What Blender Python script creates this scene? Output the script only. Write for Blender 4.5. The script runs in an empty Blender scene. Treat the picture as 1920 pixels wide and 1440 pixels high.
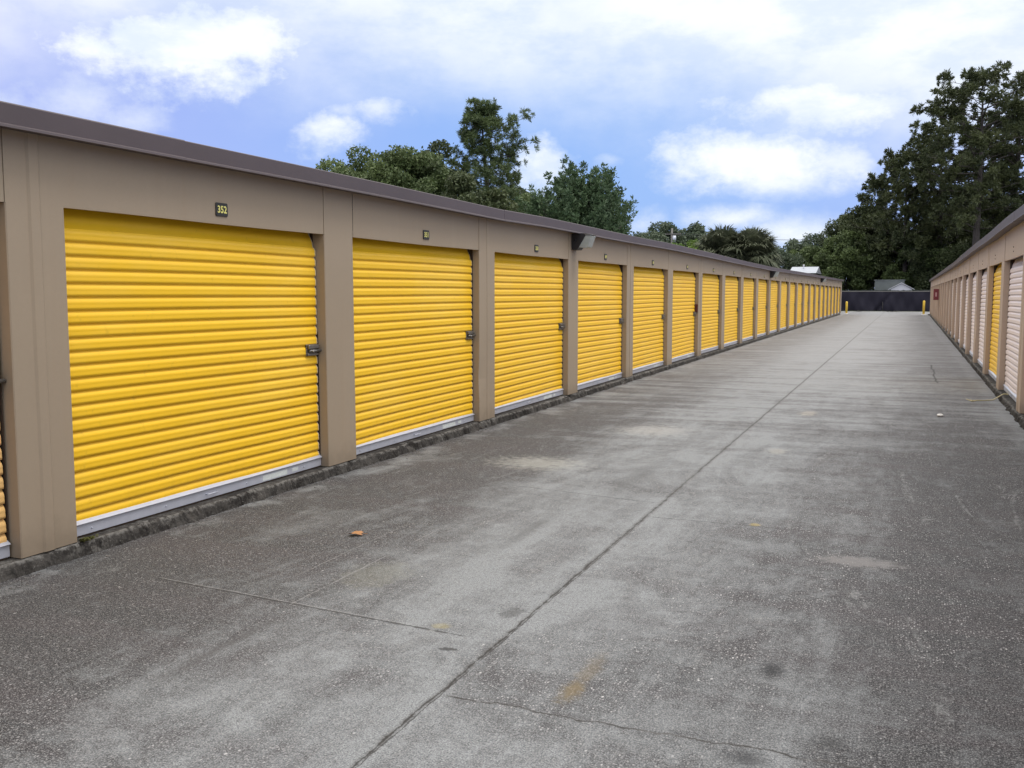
import bpy, math, random
import numpy as np
R = math.radians
C = bpy.context.scene.collection
D = bpy.data
random.seed(7)
rng = np.random.default_rng(11)

# ------------------------------------------------------------------ helpers
def link(o, parent=None):
    C.objects.link(o)
    if parent is not None:
        o.parent = parent
    return o

def tag(o, label=None, cat=None, group=None, kind=None):
    if label: o['label'] = label
    if cat: o['category'] = cat
    if group: o['group'] = group
    if kind: o['kind'] = kind
    return o

def empty(name, loc=(0, 0, 0), rz=0.0):
    o = D.objects.new(name, None)
    o.location = loc
    o.rotation_euler = (0, 0, rz)
    o.empty_display_size = 0.2
    return link(o)

def mesh_np(name, verts, quads=None, polys=None, smooth=False):
    """verts (n,3); quads (m,4) or polys list"""
    me = D.meshes.new(name)
    if quads is not None:
        verts = np.asarray(verts, np.float32)
        quads = np.asarray(quads, np.int32)
        k = quads.shape[1]
        me.vertices.add(len(verts))
        me.vertices.foreach_set('co', verts.ravel())
        me.loops.add(quads.size)
        me.loops.foreach_set('vertex_index', quads.ravel())
        me.polygons.add(len(quads))
        me.polygons.foreach_set('loop_start', np.arange(0, quads.size, k, dtype=np.int32))
        me.update(calc_edges=True)
    else:
        me.from_pydata([tuple(v) for v in verts], [], polys)
        me.update()
    if smooth:
        me.polygons.foreach_set('use_smooth', [True] * len(me.polygons))
    return me

class MB:
    """collects shapes that become one mesh"""
    def __init__(s):
        s.v = []; s.f = []; s.sm = []
    def add(s, vs, fs, smooth=False):
        b = len(s.v)
        s.v += [tuple(v) for v in vs]
        s.f += [tuple(b + i for i in f) for f in fs]
        s.sm += [smooth] * len(fs)
    def box(s, x0, x1, y0, y1, z0, z1):
        s.add([(x0, y0, z0), (x1, y0, z0), (x1, y1, z0), (x0, y1, z0), (x0, y0, z1), (x1, y0, z1), (x1, y1, z1), (x0, y1, z1)],
              [(0, 3, 2, 1), (4, 5, 6, 7), (0, 1, 5, 4), (1, 2, 6, 5), (2, 3, 7, 6), (3, 0, 4, 7)])
    def bbox(s, x0, x1, y0, y1, z0, z1, b):
        """box with chamfered vertical and horizontal edges"""
        xs, ys, zs = (x0, x1), (y0, y1), (z0, z1)
        vs = []; idx = {}
        for i in (0, 1):
            for j in (0, 1):
                for k in (0, 1):
                    sx, sy, sz = (1, -1)[i], (1, -1)[j], (1, -1)[k]
                    for a in range(3):
                        p = [xs[i] + sx * b, ys[j] + sy * b, zs[k] + sz * b]
                        p[a] = (xs[i], ys[j], zs[k])[a]
                        idx[(i, j, k, a)] = len(vs); vs.append(tuple(p))
        fs = []
        for i in (0, 1):
            fs.append([idx[(i, j, k, 0)] for j, k in ((0, 0), (1, 0), (1, 1), (0, 1))])
            fs.append([idx[(j, i, k, 1)] for j, k in ((0, 0), (1, 0), (1, 1), (0, 1))])
            fs.append([idx[(j, k, i, 2)] for j, k in ((0, 0), (1, 0), (1, 1), (0, 1))])
        for i in (0, 1):
            for j in (0, 1):
                fs.append([idx[(i, j, 0, 0)], idx[(i, j, 1, 0)], idx[(i, j, 1, 1)], idx[(i, j, 0, 1)]])
                fs.append([idx[(i, 0, j, 0)], idx[(i, 1, j, 0)], idx[(i, 1, j, 2)], idx[(i, 0, j, 2)]])
                fs.append([idx[(0, i, j, 1)], idx[(1, i, j, 1)], idx[(1, i, j, 2)], idx[(0, i, j, 2)]])
                for k in (0, 1):
                    fs.append([idx[(i, j, k, 0)], idx[(i, j, k, 1)], idx[(i, j, k, 2)]])
        c = np.mean(vs, axis=0)
        out = []
        for f in fs:
            f = list(dict.fromkeys(f))
            P = np.array([vs[q] for q in f])
            n = np.cross(P[1] - P[0], P[2] - P[0])
            out.append(f if np.dot(n, P.mean(axis=0) - c) > 0 else f[::-1])
        s.add(vs, out)
    def prism(s, prof, y0, y1):
        """profile in (x,z), extruded along y"""
        n = len(prof)
        vs = [(x, y0, z) for x, z in prof] + [(x, y1, z) for x, z in prof]
        fs = [(i, (i + 1) % n, n + (i + 1) % n, n + i) for i in range(n)]
        fs += [tuple(range(n))[::-1], tuple(range(n, 2 * n))]
        s.add(vs, fs)
    def tube(s, pts, rads, seg=8, smooth=True, caps=True):
        pts = [np.array(p, float) for p in pts]
        vs = []; n = len(pts)
        for i, p in enumerate(pts):
            d = pts[min(i + 1, n - 1)] - pts[max(i - 1, 0)]
            d = d / (np.linalg.norm(d) + 1e-9)
            a = np.cross(d, (0.31, 0.2, 0.93) if abs(d[2]) < 0.9 else (1, 0.1, 0)); a /= np.linalg.norm(a)
            b = np.cross(d, a)
            for k in range(seg):
                t = 2 * math.pi * k / seg
                vs.append(p + rads[i] * (a * math.cos(t) + b * math.sin(t)))
        fs = []
        for i in range(n - 1):
            for k in range(seg):
                k2 = (k + 1) % seg
                fs.append((i * seg + k, i * seg + k2, (i + 1) * seg + k2, (i + 1) * seg + k))
        if caps:
            fs.append(tuple(range(seg))[::-1]); fs.append(tuple((n - 1) * seg + k for k in range(seg)))
        s.add(vs, fs, smooth)
    def mesh(s, name):
        me = D.meshes.new(name)
        me.from_pydata(s.v, [], s.f); me.update()
        me.polygons.foreach_set('use_smooth', s.sm)
        return me
    def build(s, name, mat, parent=None, loc=None):
        me = s.mesh(name)
        me.materials.append(mat)
        o = D.objects.new(name, me)
        if loc is not None: o.location = loc
        return link(o, parent)

def obj(name, me, mat, parent=None, loc=None):
    if mat is not None and len(me.materials) == 0: me.materials.append(mat)
    o = D.objects.new(name, me)
    if loc is not None: o.location = loc
    return link(o, parent)

# ------------------------------------------------------------------ shader node helpers
class NT:
    def __init__(s, name, world=False):
        if world:
            s.m = D.worlds.new(name); bpy.context.scene.world = s.m
        else:
            s.m = D.materials.new(name)
        s.m.use_nodes = True
        s.t = s.m.node_tree; s.t.nodes.clear()
    def n(s, typ, **kw):
        nd = s.t.nodes.new(typ)
        for k, v in kw.items(): setattr(nd, k, v)
        return nd
    def put(s, sock, v):
        if isinstance(v, bpy.types.NodeSocket): s.t.links.new(v, sock)
        elif isinstance(v, (tuple, list)) and len(v) == 3 and sock.type == 'RGBA': sock.default_value = (*v, 1)
        else: sock.default_value = v
    def math(s, op, a, b=None, c=None, clamp=False):
        nd = s.n('ShaderNodeMath', operation=op, use_clamp=clamp)
        s.put(nd.inputs[0], a)
        if b is not None: s.put(nd.inputs[1], b)
        if c is not None: s.put(nd.inputs[2], c)
        return nd.outputs[0]
    def add(s, a, b): return s.math('ADD', a, b)
    def sub(s, a, b): return s.math('SUBTRACT', a, b)
    def mul(s, a, b): return s.math('MULTIPLY', a, b)
    def abs(s, a): return s.math('ABSOLUTE', a)
    def step(s, v, a, b, o0=0.0, o1=1.0):
        nd = s.n('ShaderNodeMapRange', interpolation_type='SMOOTHSTEP')
        s.put(nd.inputs['Value'], v)
        if a <= b:
            vals = (a, b, o0, o1)
        else:
            vals = (b, a, o1, o0)
        for k, x in zip(('From Min', 'From Max', 'To Min', 'To Max'), vals): nd.inputs[k].default_value = x
        return nd.outputs['Result']
    def mix(s, f, a, b, mode='MIX'):
        nd = s.n('ShaderNodeMix', data_type='RGBA', blend_type=mode)
        nd.clamp_factor = True
        s.put(nd.inputs[0], f); s.put(nd.inputs[6], a); s.put(nd.inputs[7], b)
        return nd.outputs[2]
    def noise(s, vec, scale, detail=3, rough=0.5, dist=0.0, out='Fac'):
        nd = s.n('ShaderNodeTexNoise')
        if vec is not None: s.put(nd.inputs['Vector'], vec)
        nd.inputs['Scale'].default_value = scale; nd.inputs['Detail'].default_value = detail
        nd.inputs['Roughness'].default_value = rough; nd.inputs['Distortion'].default_value = dist
        return nd.outputs[out]
    def voro(s, vec, scale, feature='F1', out='Distance', rand=1.0):
        nd = s.n('ShaderNodeTexVoronoi', feature=feature)
        s.put(nd.inputs['Vector'], vec); nd.inputs['Scale'].default_value = scale; nd.inputs['Randomness'].default_value = rand
        return nd.outputs[out]
    def mapping(s, vec, scale=(1, 1, 1), loc=(0, 0, 0)):
        nd = s.n('ShaderNodeMapping'); s.put(nd.inputs['Vector'], vec)
        nd.inputs['Scale'].default_value = scale; nd.inputs['Location'].default_value = loc
        return nd.outputs[0]
    def xyz(s, vec):
        nd = s.n('ShaderNodeSeparateXYZ'); s.put(nd.inputs[0], vec); return nd.outputs
    def comb(s, x, y, z):
        nd = s.n('ShaderNodeCombineXYZ')
        for i, v in enumerate((x, y, z)): s.put(nd.inputs[i], v)
        return nd.outputs[0]
    def pos(s): return s.n('ShaderNodeNewGeometry').outputs['Position']
    def ocoord(s): return s.n('ShaderNodeTexCoord').outputs['Object']
    def bump(s, h, strength=0.3, dist=0.01, normal=None):
        nd = s.n('ShaderNodeBump'); s.put(nd.inputs['Height'], h)
        nd.inputs['Strength'].default_value = strength; nd.inputs['Distance'].default_value = dist
        if normal is not None: s.put(nd.inputs['Normal'], normal)
        return nd.outputs[0]
    def bsdf(s, col, rough=0.6, metal=0.0, normal=None, spec=0.5):
        nd = s.n('ShaderNodeBsdfPrincipled')
        s.put(nd.inputs['Base Color'], col); s.put(nd.inputs['Roughness'], rough); s.put(nd.inputs['Metallic'], metal)
        s.put(nd.inputs['Specular IOR Level'], spec)
        if normal is not None: s.put(nd.inputs['Normal'], normal)
        out = s.n('ShaderNodeOutputMaterial'); s.t.links.new(nd.outputs[0], out.inputs[0])
        return s.m

def srgb(r, g, b, k=1.0):
    f = lambda c: ((c / 255) / 12.92 if c / 255 <= 0.04045 else (((c / 255) + 0.055) / 1.055) ** 2.4)
    return (f(r) * k, f(g) * k, f(b) * k)

def simple(name, col, rough=0.6, metal=0.0, var=0.15, scale=6.0, bump=0.0, bscale=60.0):
    t = NT(name); p = t.pos()
    nz = t.noise(p, scale, 4, 0.6)
    dk = tuple(c * (1 - var) for c in col); lt = tuple(min(1, c * (1 + var)) for c in col)
    c = t.mix(nz, dk, lt)
    nm = t.bump(t.noise(p, bscale, 3, 0.6), bump, 0.004) if bump else None
    return t.bsdf(c, rough, metal, nm)

# ------------------------------------------------------------------ materials
def wall_mat(name, col, warm):
    t = NT(name); p = t.pos(); X = t.xyz(p)
    big = t.noise(p, 0.7, 3, 0.55)
    streak = t.noise(t.mapping(p, (1.0, 7.0, 0.35)), 1.6, 4, 0.6)
    fine = t.noise(p, 34, 3, 0.7)
    c = t.mix(big, tuple(v * 0.90 for v in col), tuple(v * 1.08 for v in col))
    c = t.mix(t.mul(t.step(streak, 0.50, 0.74), 0.16), c, warm)
    c = t.mix(t.mul(t.step(t.noise(t.mapping(p, (1.0, 5.0, 0.4), (0, 3.3, 0)), 1.1, 3, 0.5), 0.56, 0.78), 0.16), c, tuple(min(1, v * 1.25) for v in col))
    c = t.mix(t.mul(fine, 0.26), c, tuple(v * 0.7 for v in col))
    # darker brown towards the slab, with a ragged border
    low = t.mul(t.step(t.add(X[2], t.mul(t.noise(p, 9, 3, 0.6), 0.25)), 0.46, 0.16), 0.35)
    c = t.mix(low, c, (0.11, 0.085, 0.06))
    b = t.bump(t.noise(p, 120, 2, 0.6), 0.22, 0.003)
    b = t.bump(t.noise(p, 2.2, 2, 0.5), 0.15, 0.02, b)
    return t.bsdf(c, 0.62, 0, b, 0.35)
M = {}
M['wall'] = wall_mat('painted_tan_panel', (0.338, 0.268, 0.196), (0.33, 0.235, 0.150))
M['wall_right'] = wall_mat('painted_tan_panel_weathered', (0.450, 0.345, 0.265), (0.42, 0.29, 0.205))

def door_mat(name, col, deep):
    t = NT(name); p = t.pos(); X = t.xyz(p)
    info = t.n('ShaderNodeObjectInfo').outputs['Random']
    big = t.noise(p, 1.1, 3, 0.6)
    c = t.mix(t.mul(big, 0.5), col, deep)
    c = t.mix(t.mul(t.noise(t.mapping(p, (1, 9, 0.6)), 2.0, 4, 0.65), 0.18), c, tuple(v * 0.8 for v in col))
    c = t.mix(t.mul(info, 0.20), c, deep)
    z = X[2]
    grime = t.mul(t.step(t.math('MULTIPLY_ADD', t.noise(p, 5, 4, 0.7), 0.5, z), 0.62, 0.30), 0.28)
    c = t.mix(grime, c, tuple(v * 0.55 + 0.02 for v in deep))
    fade = t.mul(t.step(t.noise(t.mapping(p, (1, 0.5, 1.2), (0, 7, 1)), 1.4, 4, 0.6), 0.48, 0.70), 0.16)
    c = t.mix(fade, c, (0.93, 0.66, 0.16) if col[2] < 0.3 else (0.85, 0.76, 0.72))
    scr = t.mul(t.step(t.noise(t.mapping(p, (1, 1.2, 40)), 2.5, 3, 0.6), 0.66, 0.72), 0.10)
    c = t.mix(scr, c, (0.30, 0.20, 0.06))
    dirt = t.mul(t.step(t.noise(p, 14, 5, 0.7), 0.58, 0.78), 0.20)
    c = t.mix(dirt, c, (0.20, 0.12, 0.04))
    b = t.bump(t.noise(t.mapping(p, (1, 1, 0.4)), 5, 2, 0.5), 0.10, 0.01)
    return t.bsdf(c, 0.42, 0, b, 0.32)
M['yellow'] = door_mat('yellow_enamel', (0.930, 0.575, 0.024), (0.90, 0.50, 0.018))
M['cream'] = door_mat('cream_enamel', (0.82, 0.71, 0.69), (0.76, 0.65, 0.61))
M['peach'] = door_mat('peach_enamel', (0.80, 0.50, 0.20), (0.74, 0.44, 0.17))
M['fascia'] = simple('dark_brown_trim', (0.080, 0.060, 0.064), 0.5, 0, 0.18, 1.6, 0.1, 40)
M['roof'] = simple('roof_sheet', (0.30, 0.30, 0.30), 0.5, 0.2, 0.2, 0.8)
M['alu'] = simple('galvanised_bar', (0.50, 0.52, 0.60), 0.40, 0.30, 0.16, 9, 0.1, 80)
M['steel'] = simple('latch_steel', (0.20, 0.19, 0.18), 0.42, 0.7, 0.35, 30, 0.1, 90)
M['steel_dark'] = simple('latch_slot', (0.035, 0.032, 0.032), 0.5, 0.4, 0.2, 20)
M['track'] = simple('guide_track', (0.045, 0.028, 0.018), 0.7, 0.0, 0.3, 12)
M['edge'] = simple('curtain_edge_strip', (0.62, 0.50, 0.34), 0.6, 0, 0.2, 20)
M['black'] = simple('black_plastic', (0.018, 0.017, 0.014), 0.45, 0, 0.2, 30)
M['digit'] = simple('yellow_digit', (0.80, 0.74, 0.22), 0.5, 0, 0.1, 40)
M['sticker'] = simple('paper_sticker', (0.62, 0.66, 0.66), 0.6, 0, 0.25, 50)
M['lampbody'] = simple('lamp_housing', (0.016, 0.015, 0.018), 0.5, 0, 0.2, 20)
def lens_mat():
    t = NT('prismatic_lens'); p = t.pos()
    w = t.noise(t.mapping(p, (60, 60, 8)), 3, 2, 0.5)
    c = t.mix(w, (0.24, 0.27, 0.265), (0.40, 0.42, 0.41))
    return t.bsdf(c, 0.25, 0, t.bump(w, 0.3, 0.005), 0.5)
M['lens'] = lens_mat()
M['maroon'] = simple('maroon_paint', (0.075, 0.012, 0.018), 0.45, 0, 0.2, 20)
M['red'] = simple('red_paint', (0.15, 0.020, 0.028), 0.45, 0, 0.2, 20)
M['pinkpanel'] = simple('faded_panel', (0.45, 0.25, 0.25), 0.5, 0, 0.2, 30)
M['rubble'] = simple('concrete_crumb', (0.15, 0.145, 0.135), 0.9, 0, 0.4, 30)
M['white'] = simple('white_paint', (0.66, 0.66, 0.70), 0.5, 0, 0.08, 8)
M['bollard'] = simple('bollard_yellow', (0.78, 0.52, 0.05), 0.5, 0, 0.2, 8)
M['roofwhite'] = simple('white_roof_sheet', (0.36, 0.38, 0.42), 0.5, 0, 0.12, 1.5)
M['shedgrey'] = simple('grey_shed_sheet', (0.22, 0.24, 0.235), 0.6, 0.1, 0.25, 2.5)
M['palewall'] = simple('pale_house_wall', (0.34, 0.33, 0.31), 0.7, 0, 0.15, 2)
M['fencewood'] = simple('weathered_board', (0.06, 0.065, 0.06), 0.8, 0, 0.35, 3)
M['pole'] = simple('pole_wood', (0.17, 0.16, 0.15), 0.8, 0, 0.2, 4)
M['wire'] = simple('wire', (0.06, 0.06, 0.065), 0.6)
M['leafdry'] = simple('dry_leaf', (0.36, 0.175, 0.07), 0.7, 0, 0.35, 60, 0.3, 200)
M['twine'] = simple('pale_twine', (0.62, 0.53, 0.30), 0.8, 0, 0.2, 60)
M['stone'] = simple('pale_stone', (0.62, 0.60, 0.57), 0.8, 0, 0.2, 30, 0.4, 90)
M['debris'] = simple('leaf_litter', (0.035, 0.035, 0.022), 0.9, 0, 0.4, 12)
M['moss'] = simple('moss', (0.085, 0.085, 0.02), 0.95, 0, 0.4, 80, 0.8, 200)
M['bark_pine'] = simple('pine_bark', (0.060, 0.050, 0.047), 0.9, 0, 0.4, 3, 0.8, 20)
M['bark'] = simple('oak_bark', (0.075, 0.065, 0.055), 0.9, 0, 0.4, 3, 0.8, 20)
M['window'] = simple('dark_window', (0.03, 0.035, 0.04), 0.15, 0, 0.2, 3)

def leaf_mat(name, a, b, c3, rough=0.55, nscale=0.5, trans=0.22):
    t = NT(name); p = t.pos()
    n1 = t.noise(p, nscale, 3, 0.6)
    n2 = t.noise(p, 7.0, 2, 0.6)
    c = t.mix(t.step(n1, 0.36, 0.66), a, b)
    c = t.mix(t.mul(t.step(n2, 0.42, 0.72), 0.75), c, c3)
    pr = t.n('ShaderNodeBsdfPrincipled'); t.put(pr.inputs['Base Color'], c)
    pr.inputs['Roughness'].default_value = rough; pr.inputs['Specular IOR Level'].default_value = 0.3
    tr = t.n('ShaderNodeBsdfTranslucent'); t.put(tr.inputs[0], c)
    mx = t.n('ShaderNodeMixShader'); mx.inputs[0].default_value = trans
    t.t.links.new(pr.outputs[0], mx.inputs[1]); t.t.links.new(tr.outputs[0], mx.inputs[2])
    out = t.n('ShaderNodeOutputMaterial'); t.t.links.new(mx.outputs[0], out.inputs[0])
    return t.m
M['oak'] = leaf_mat('oak_leaves', (0.062, 0.092, 0.034), (0.120, 0.165, 0.055), (0.180, 0.215, 0.090))
M['oakdark'] = leaf_mat('dark_oak_leaves', (0.036, 0.052, 0.022), (0.078, 0.100, 0.038), (0.125, 0.140, 0.062), nscale=0.3)
M['pine'] = leaf_mat('pine_needles', (0.058, 0.088, 0.036), (0.108, 0.148, 0.054), (0.160, 0.195, 0.090), nscale=0.8)
M['pinedark'] = leaf_mat('dark_pine_needles', (0.044, 0.060, 0.026), (0.085, 0.102, 0.040), (0.135, 0.145, 0.070), nscale=0.35)
M['cedar'] = leaf_mat('cedar_sprays', (0.045, 0.080, 0.038), (0.080, 0.130, 0.058), (0.135, 0.185, 0.098), nscale=0.8)
M['lime'] = leaf_mat('light_green_leaves', (0.085, 0.150, 0.025), (0.140, 0.210, 0.035), (0.180, 0.250, 0.060))
M['far'] = leaf_mat('distant_leaves', (0.068, 0.095, 0.060), (0.110, 0.140, 0.085), (0.150, 0.180, 0.115), nscale=0.25)
M['palm'] = leaf_mat('palm_fronds', (0.075, 0.090, 0.050), (0.110, 0.125, 0.075), (0.160, 0.165, 0.115), nscale=1.2, trans=0.15)
M['palmdead'] = leaf_mat('dead_palm_fronds', (0.08, 0.075, 0.05), (0.11, 0.10, 0.07), (0.14, 0.13, 0.09), nscale=1.2, trans=0.1)

def slab_mat():
    t = NT('stained_slab_concrete'); p = t.pos(); z = t.xyz(p)[2]
    n1 = t.noise(p, 5.5, 5, 0.7); n2 = t.noise(p, 60, 4, 0.75); n3 = t.noise(p, 1.7, 3, 0.6); n4 = t.noise(p, 16, 4, 0.7)
    c = t.mix(t.step(n1, 0.38, 0.66), (0.030, 0.027, 0.025), (0.080, 0.074, 0.068))
    pale = t.mul(t.step(n3, 0.50, 0.66), t.step(n4, 0.46, 0.62))
    c = t.mix(t.mul(pale, 0.75), c, (0.20, 0.19, 0.175))
    edge = t.mul(t.mul(t.step(z, 0.060, 0.074), t.step(z, 0.0872, 0.0855)), t.step(n4, 0.40, 0.58))
    c = t.mix(t.mul(edge, 0.5), c, (0.26, 0.25, 0.235))
    c = t.mix(t.mul(t.step(n2, 0.56, 0.72), 0.55), c, (0.27, 0.26, 0.24))
    c = t.mix(t.mul(t.step(n2, 0.44, 0.30), 0.7), c, (0.015, 0.014, 0.012))
    return t.bsdf(c, 0.92, 0, t.bump(t.noise(p, 60, 3, 0.75), 0.9, 0.014), 0.15)
M['slab'] = slab_mat()

def concrete_mat():
    t = NT('weathered_concrete'); p = t.pos(); X = t.xyz(p); x, y = X[0], X[1]
    b1 = t.noise(t.mapping(p, (1.0, 0.75, 1)), 0.42, 5, 0.62, 0.4)   # blotches of black mould on washed concrete
    wx = t.math('MULTIPLY_ADD', t.sub(b1, 0.5), 1.7, x)              # wandering zone borders
    b2 = t.noise(t.mapping(p, (1.0, 0.6, 1), (7, 3, 0)), 1.25, 8, 0.74, 0.9)
    b3 = t.noise(t.mapping(p, (0.32, 2.4, 1), (1, 9, 0)), 1.0, 7, 0.72, 0.2)   # cross streaks left by rain running to the middle
    n14 = t.noise(p, 13, 4, 0.7)
    dark = t.mul(t.step(wx, -2.7, -3.6), t.step(y, 26, 6, 0.42, 0.74))       # damp strip along the left units
    dark = t.add(dark, t.mul(t.step(wx, -1.3, 0.35), t.step(y, 8, 20, 0.70, 0.42)))
    dark = t.math('MULTIPLY_ADD', t.sub(b1, 0.5), 0.95, dark)
    dark = t.math('MULTIPLY_ADD', t.sub(b2, 0.5), 2.5, dark)
    dark = t.math('MULTIPLY_ADD', t.sub(b3, 0.5), t.step(y, 7, 16, 0.9, 4.4), dark)
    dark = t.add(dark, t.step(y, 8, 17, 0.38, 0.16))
    dark = t.math('MULTIPLY_ADD', t.step(t.abs(t.add(wx, 2.05)), 1.2, 0.2), -0.24, dark)   # washed band by the centre joint
    dark = t.math('MULTIPLY_ADD', t.mul(t.step(y, 4.9, 3.4), t.step(wx, -1.9, -3.0)), 0.26, dark)
    b5 = t.noise(t.mapping(p, (2.6, 0.42, 1), (6, 4, 0)), 0.9, 7, 0.72, 1.6)      # traffic-worn strokes along the lane
    dark = t.math('MULTIPLY_ADD', t.sub(b5, 0.5), t.step(y, 12, 24, 1.9, 0.7), dark)
    b4 = t.noise(t.mapping(p, (1.0, 0.8, 1), (2, 5, 0)), 4.0, 7, 0.78, 0.9)
    dark = t.math('MULTIPLY_ADD', t.sub(b4, 0.5), 2.0, dark)
    dark = t.math('MULTIPLY_ADD', t.sub(n14, 0.5), 1.1, dark)
    rim = t.mul(t.step(t.math('MULTIPLY_ADD', t.sub(b2, 0.5), 0.75, x), -4.36, -4.62), t.step(t.noise(p, 1.9, 3, 0.6), 0.42, 0.60))
    rimr = t.step(t.math('MULTIPLY_ADD', t.sub(b2, 0.5), 0.35, x), 1.14, 1.30)
    dark = t.math('MULTIPLY_ADD', rim, -0.85, dark); dark = t.math('MULTIPLY_ADD', rimr, -0.45, dark)
    dark = t.math('MULTIPLY_ADD', t.mul(t.step(x, -4.66, -4.76), t.step(b4, 0.40, 0.56)), 0.8, dark)  # contact shadow along the left kerb, painted into the colour
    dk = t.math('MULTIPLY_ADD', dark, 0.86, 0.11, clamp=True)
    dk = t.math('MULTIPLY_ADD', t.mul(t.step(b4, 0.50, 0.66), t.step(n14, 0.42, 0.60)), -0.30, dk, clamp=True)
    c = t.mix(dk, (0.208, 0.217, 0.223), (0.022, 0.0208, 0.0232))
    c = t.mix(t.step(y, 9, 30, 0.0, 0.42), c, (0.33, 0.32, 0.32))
    c = t.mix(t.mul(t.mul(t.step(b3, 0.42, 0.62), dk), 0.26), c, (0.066, 0.047, 0.052))  # reddish algae
    # grain and exposed aggregate
    g = t.noise(p, 150, 3, 0.75)
    g2 = t.noise(p, 55, 3, 0.75)
    c = t.mix(t.step(g, 0.50, 0.66, 0.0, 0.72), c, (0.37, 0.37, 0.365))
    c = t.mix(t.step(g, 0.50, 0.35, 0.0, 0.72), c, (0.018, 0.017, 0.018))
    c = t.mix(t.step(g2, 0.50, 0.74, 0.0, 0.42), c, (0.33, 0.33, 0.325))
    c = t.mix(t.step(g2, 0.50, 0.28, 0.0, 0.50), c, (0.028, 0.027, 0.027))
    vn = t.n('ShaderNodeTexVoronoi', feature='F1'); t.put(vn.inputs['Vector'], t.mapping(p, (1.0, 0.75, 1))); vn.inputs['Scale'].default_value = 78
    vc = t.xyz(vn.outputs['Color'])
    aggz = t.math('MULTIPLY_ADD', t.mul(t.step(b2, 0.40, 0.60), t.step(x, -3.4, 0.2, 0.5, 1.0)), 0.75, t.mul(dk, 0.30), clamp=True)
    agg = t.mul(t.step(vn.outputs['Distance'], 0.42, 0.22), t.step(vc[0], 0.52, 0.60))
    c = t.mix(t.mul(t.mul(agg, t.mul(aggz, t.step(b4, 0.34, 0.60, 0.25, 1.15))), t.math('MULTIPLY_ADD', vc[1], 0.75, 0.18)), c, (0.50, 0.48, 0.475))
    vn2 = t.n('ShaderNodeTexVoronoi', feature='F1'); t.put(vn2.inputs['Vector'], t.mapping(p, (1.0, 0.7, 1), (3, 1, 0))); vn2.inputs['Scale'].default_value = 36
    vc2 = t.xyz(vn2.outputs['Color'])
    fl = t.mul(t.step(t.math('MULTIPLY_ADD', g, 0.35, vn2.outputs['Distance']), 0.40, 0.30), t.step(vc2[1], 0.955, 0.965))
    c = t.mix(t.mul(fl, t.math('MULTIPLY_ADD', aggz, 0.75, 0.10)), c, (0.66, 0.64, 0.63))
    # stains
    nd = t.math('MULTIPLY_ADD', n14, 1.0, t.math('MULTIPLY_ADD', g2, 0.5, -0.75))
    def spot(cx, cy, rx, ry, col, k, nz=0.5, soft=0.45):
        nonlocal c
        d = t.math('SQRT', t.add(t.math('POWER', t.mul(t.sub(x, cx), 1 / rx), 2.0), t.math('POWER', t.mul(t.sub(y, cy), 1 / ry), 2.0)))
        d = t.math('MULTIPLY_ADD', nd, nz * 2.4, d)
        c = t.mix(t.step(d, 1.0 + soft * 0.5, 1.0 - soft, 0.0, k), c, col)
    spot(-1.240, 3.70, 0.050, 0.13, (0.165, 0.118, 0.050), 0.60, 1.0, 0.9)
    spot(-1.235, 3.92, 0.045, 0.24, (0.15, 0.115, 0.07), 0.45, 0.9, 0.9)
    spot(-2.10, 4.20, 0.05, 0.04, (0.30, 0.25, 0.10), 0.4)
    spot(-0.95, 6.96, 0.04, 0.05, (0.34, 0.26, 0.08), 0.5)
    spot(-0.22, 6.22, 0.25, 0.13, (0.21, 0.20, 0.195), 0.62, 0.8)
    spot(-0.49, 4.24, 0.060, 0.095, (0.014, 0.014, 0.016), 0.75, 0.7, 0.9)
    spot(-0.48, 3.38, 0.08, 0.07, (0.014, 0.014, 0.016), 0.65, 0.7, 0.9)
    spot(-0.20, 3.62, 0.06, 0.06, (0.02, 0.02, 0.02), 0.5, 0.7, 0.9)
    spot(-1.93, 3.93, 0.05, 0.022, (0.02, 0.018, 0.018), 0.75, 0.9)
    spot(-1.85, 4.52, 0.07, 0.10, (0.04, 0.038, 0.037), 0.5, 1.0)
    spot(-2.93, 3.55, 0.035, 0.42, (0.06, 0.056, 0.056), 0.6, 0.9, 0.9)
    spot(-2.40, 6.20, 0.06, 0.55, (0.06, 0.057, 0.056), 0.5, 0.9, 0.9)
    spot(-2.20, 8.40, 0.10, 0.9, (0.06, 0.057, 0.056), 0.4, 0.9, 0.9)
    spot(-2.85, 4.85, 0.20, 0.28, (0.20, 0.195, 0.15), 0.25, 0.9)
    spot(-1.20, 13.85, 0.12, 0.30, (0.36, 0.33, 0.28), 0.45, 1.1)
    spot(-1.20, 10.35, 0.10, 0.20, (0.33, 0.31, 0.27), 0.35, 1.2)
    spot(-3.3, 8.75, 0.45, 0.36, (0.31, 0.305, 0.275), 0.6, 1.2, 0.8)
    spot(-2.8, 11.4, 0.40, 0.45, (0.33, 0.32, 0.30), 0.55, 1.2, 0.8)
    # joints and cracks: coordinate line + wander
    def crack(axis, pos, lo, hi, w, amp, k=0.9, slope=0.0, nsc=3.0, col=(0.022, 0.020, 0.019), halo=0.0, brk=None, seed=0.0):
        nonlocal c
        u, v = (x, y) if axis == 'x' else (y, x)      # line u = pos, running along v
        vec = t.comb(v, seed, 0.0)
        wd = t.mul(t.sub(t.noise(vec, nsc, 7, 0.72), 0.5), amp * 2)
        d = t.abs(t.sub(t.sub(u, wd), t.math('MULTIPLY_ADD', v, slope, pos)))
        rngm = t.mul(t.step(v, lo, lo + 0.08), t.step(v, hi, hi - 0.08))
        ww = t.mul(t.step(n14, 0.28, 0.70, 0.30, 1.7), w)
        m = t.mul(t.step(t.math('DIVIDE', d, ww), 1.0, 0.55), rngm)
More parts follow.
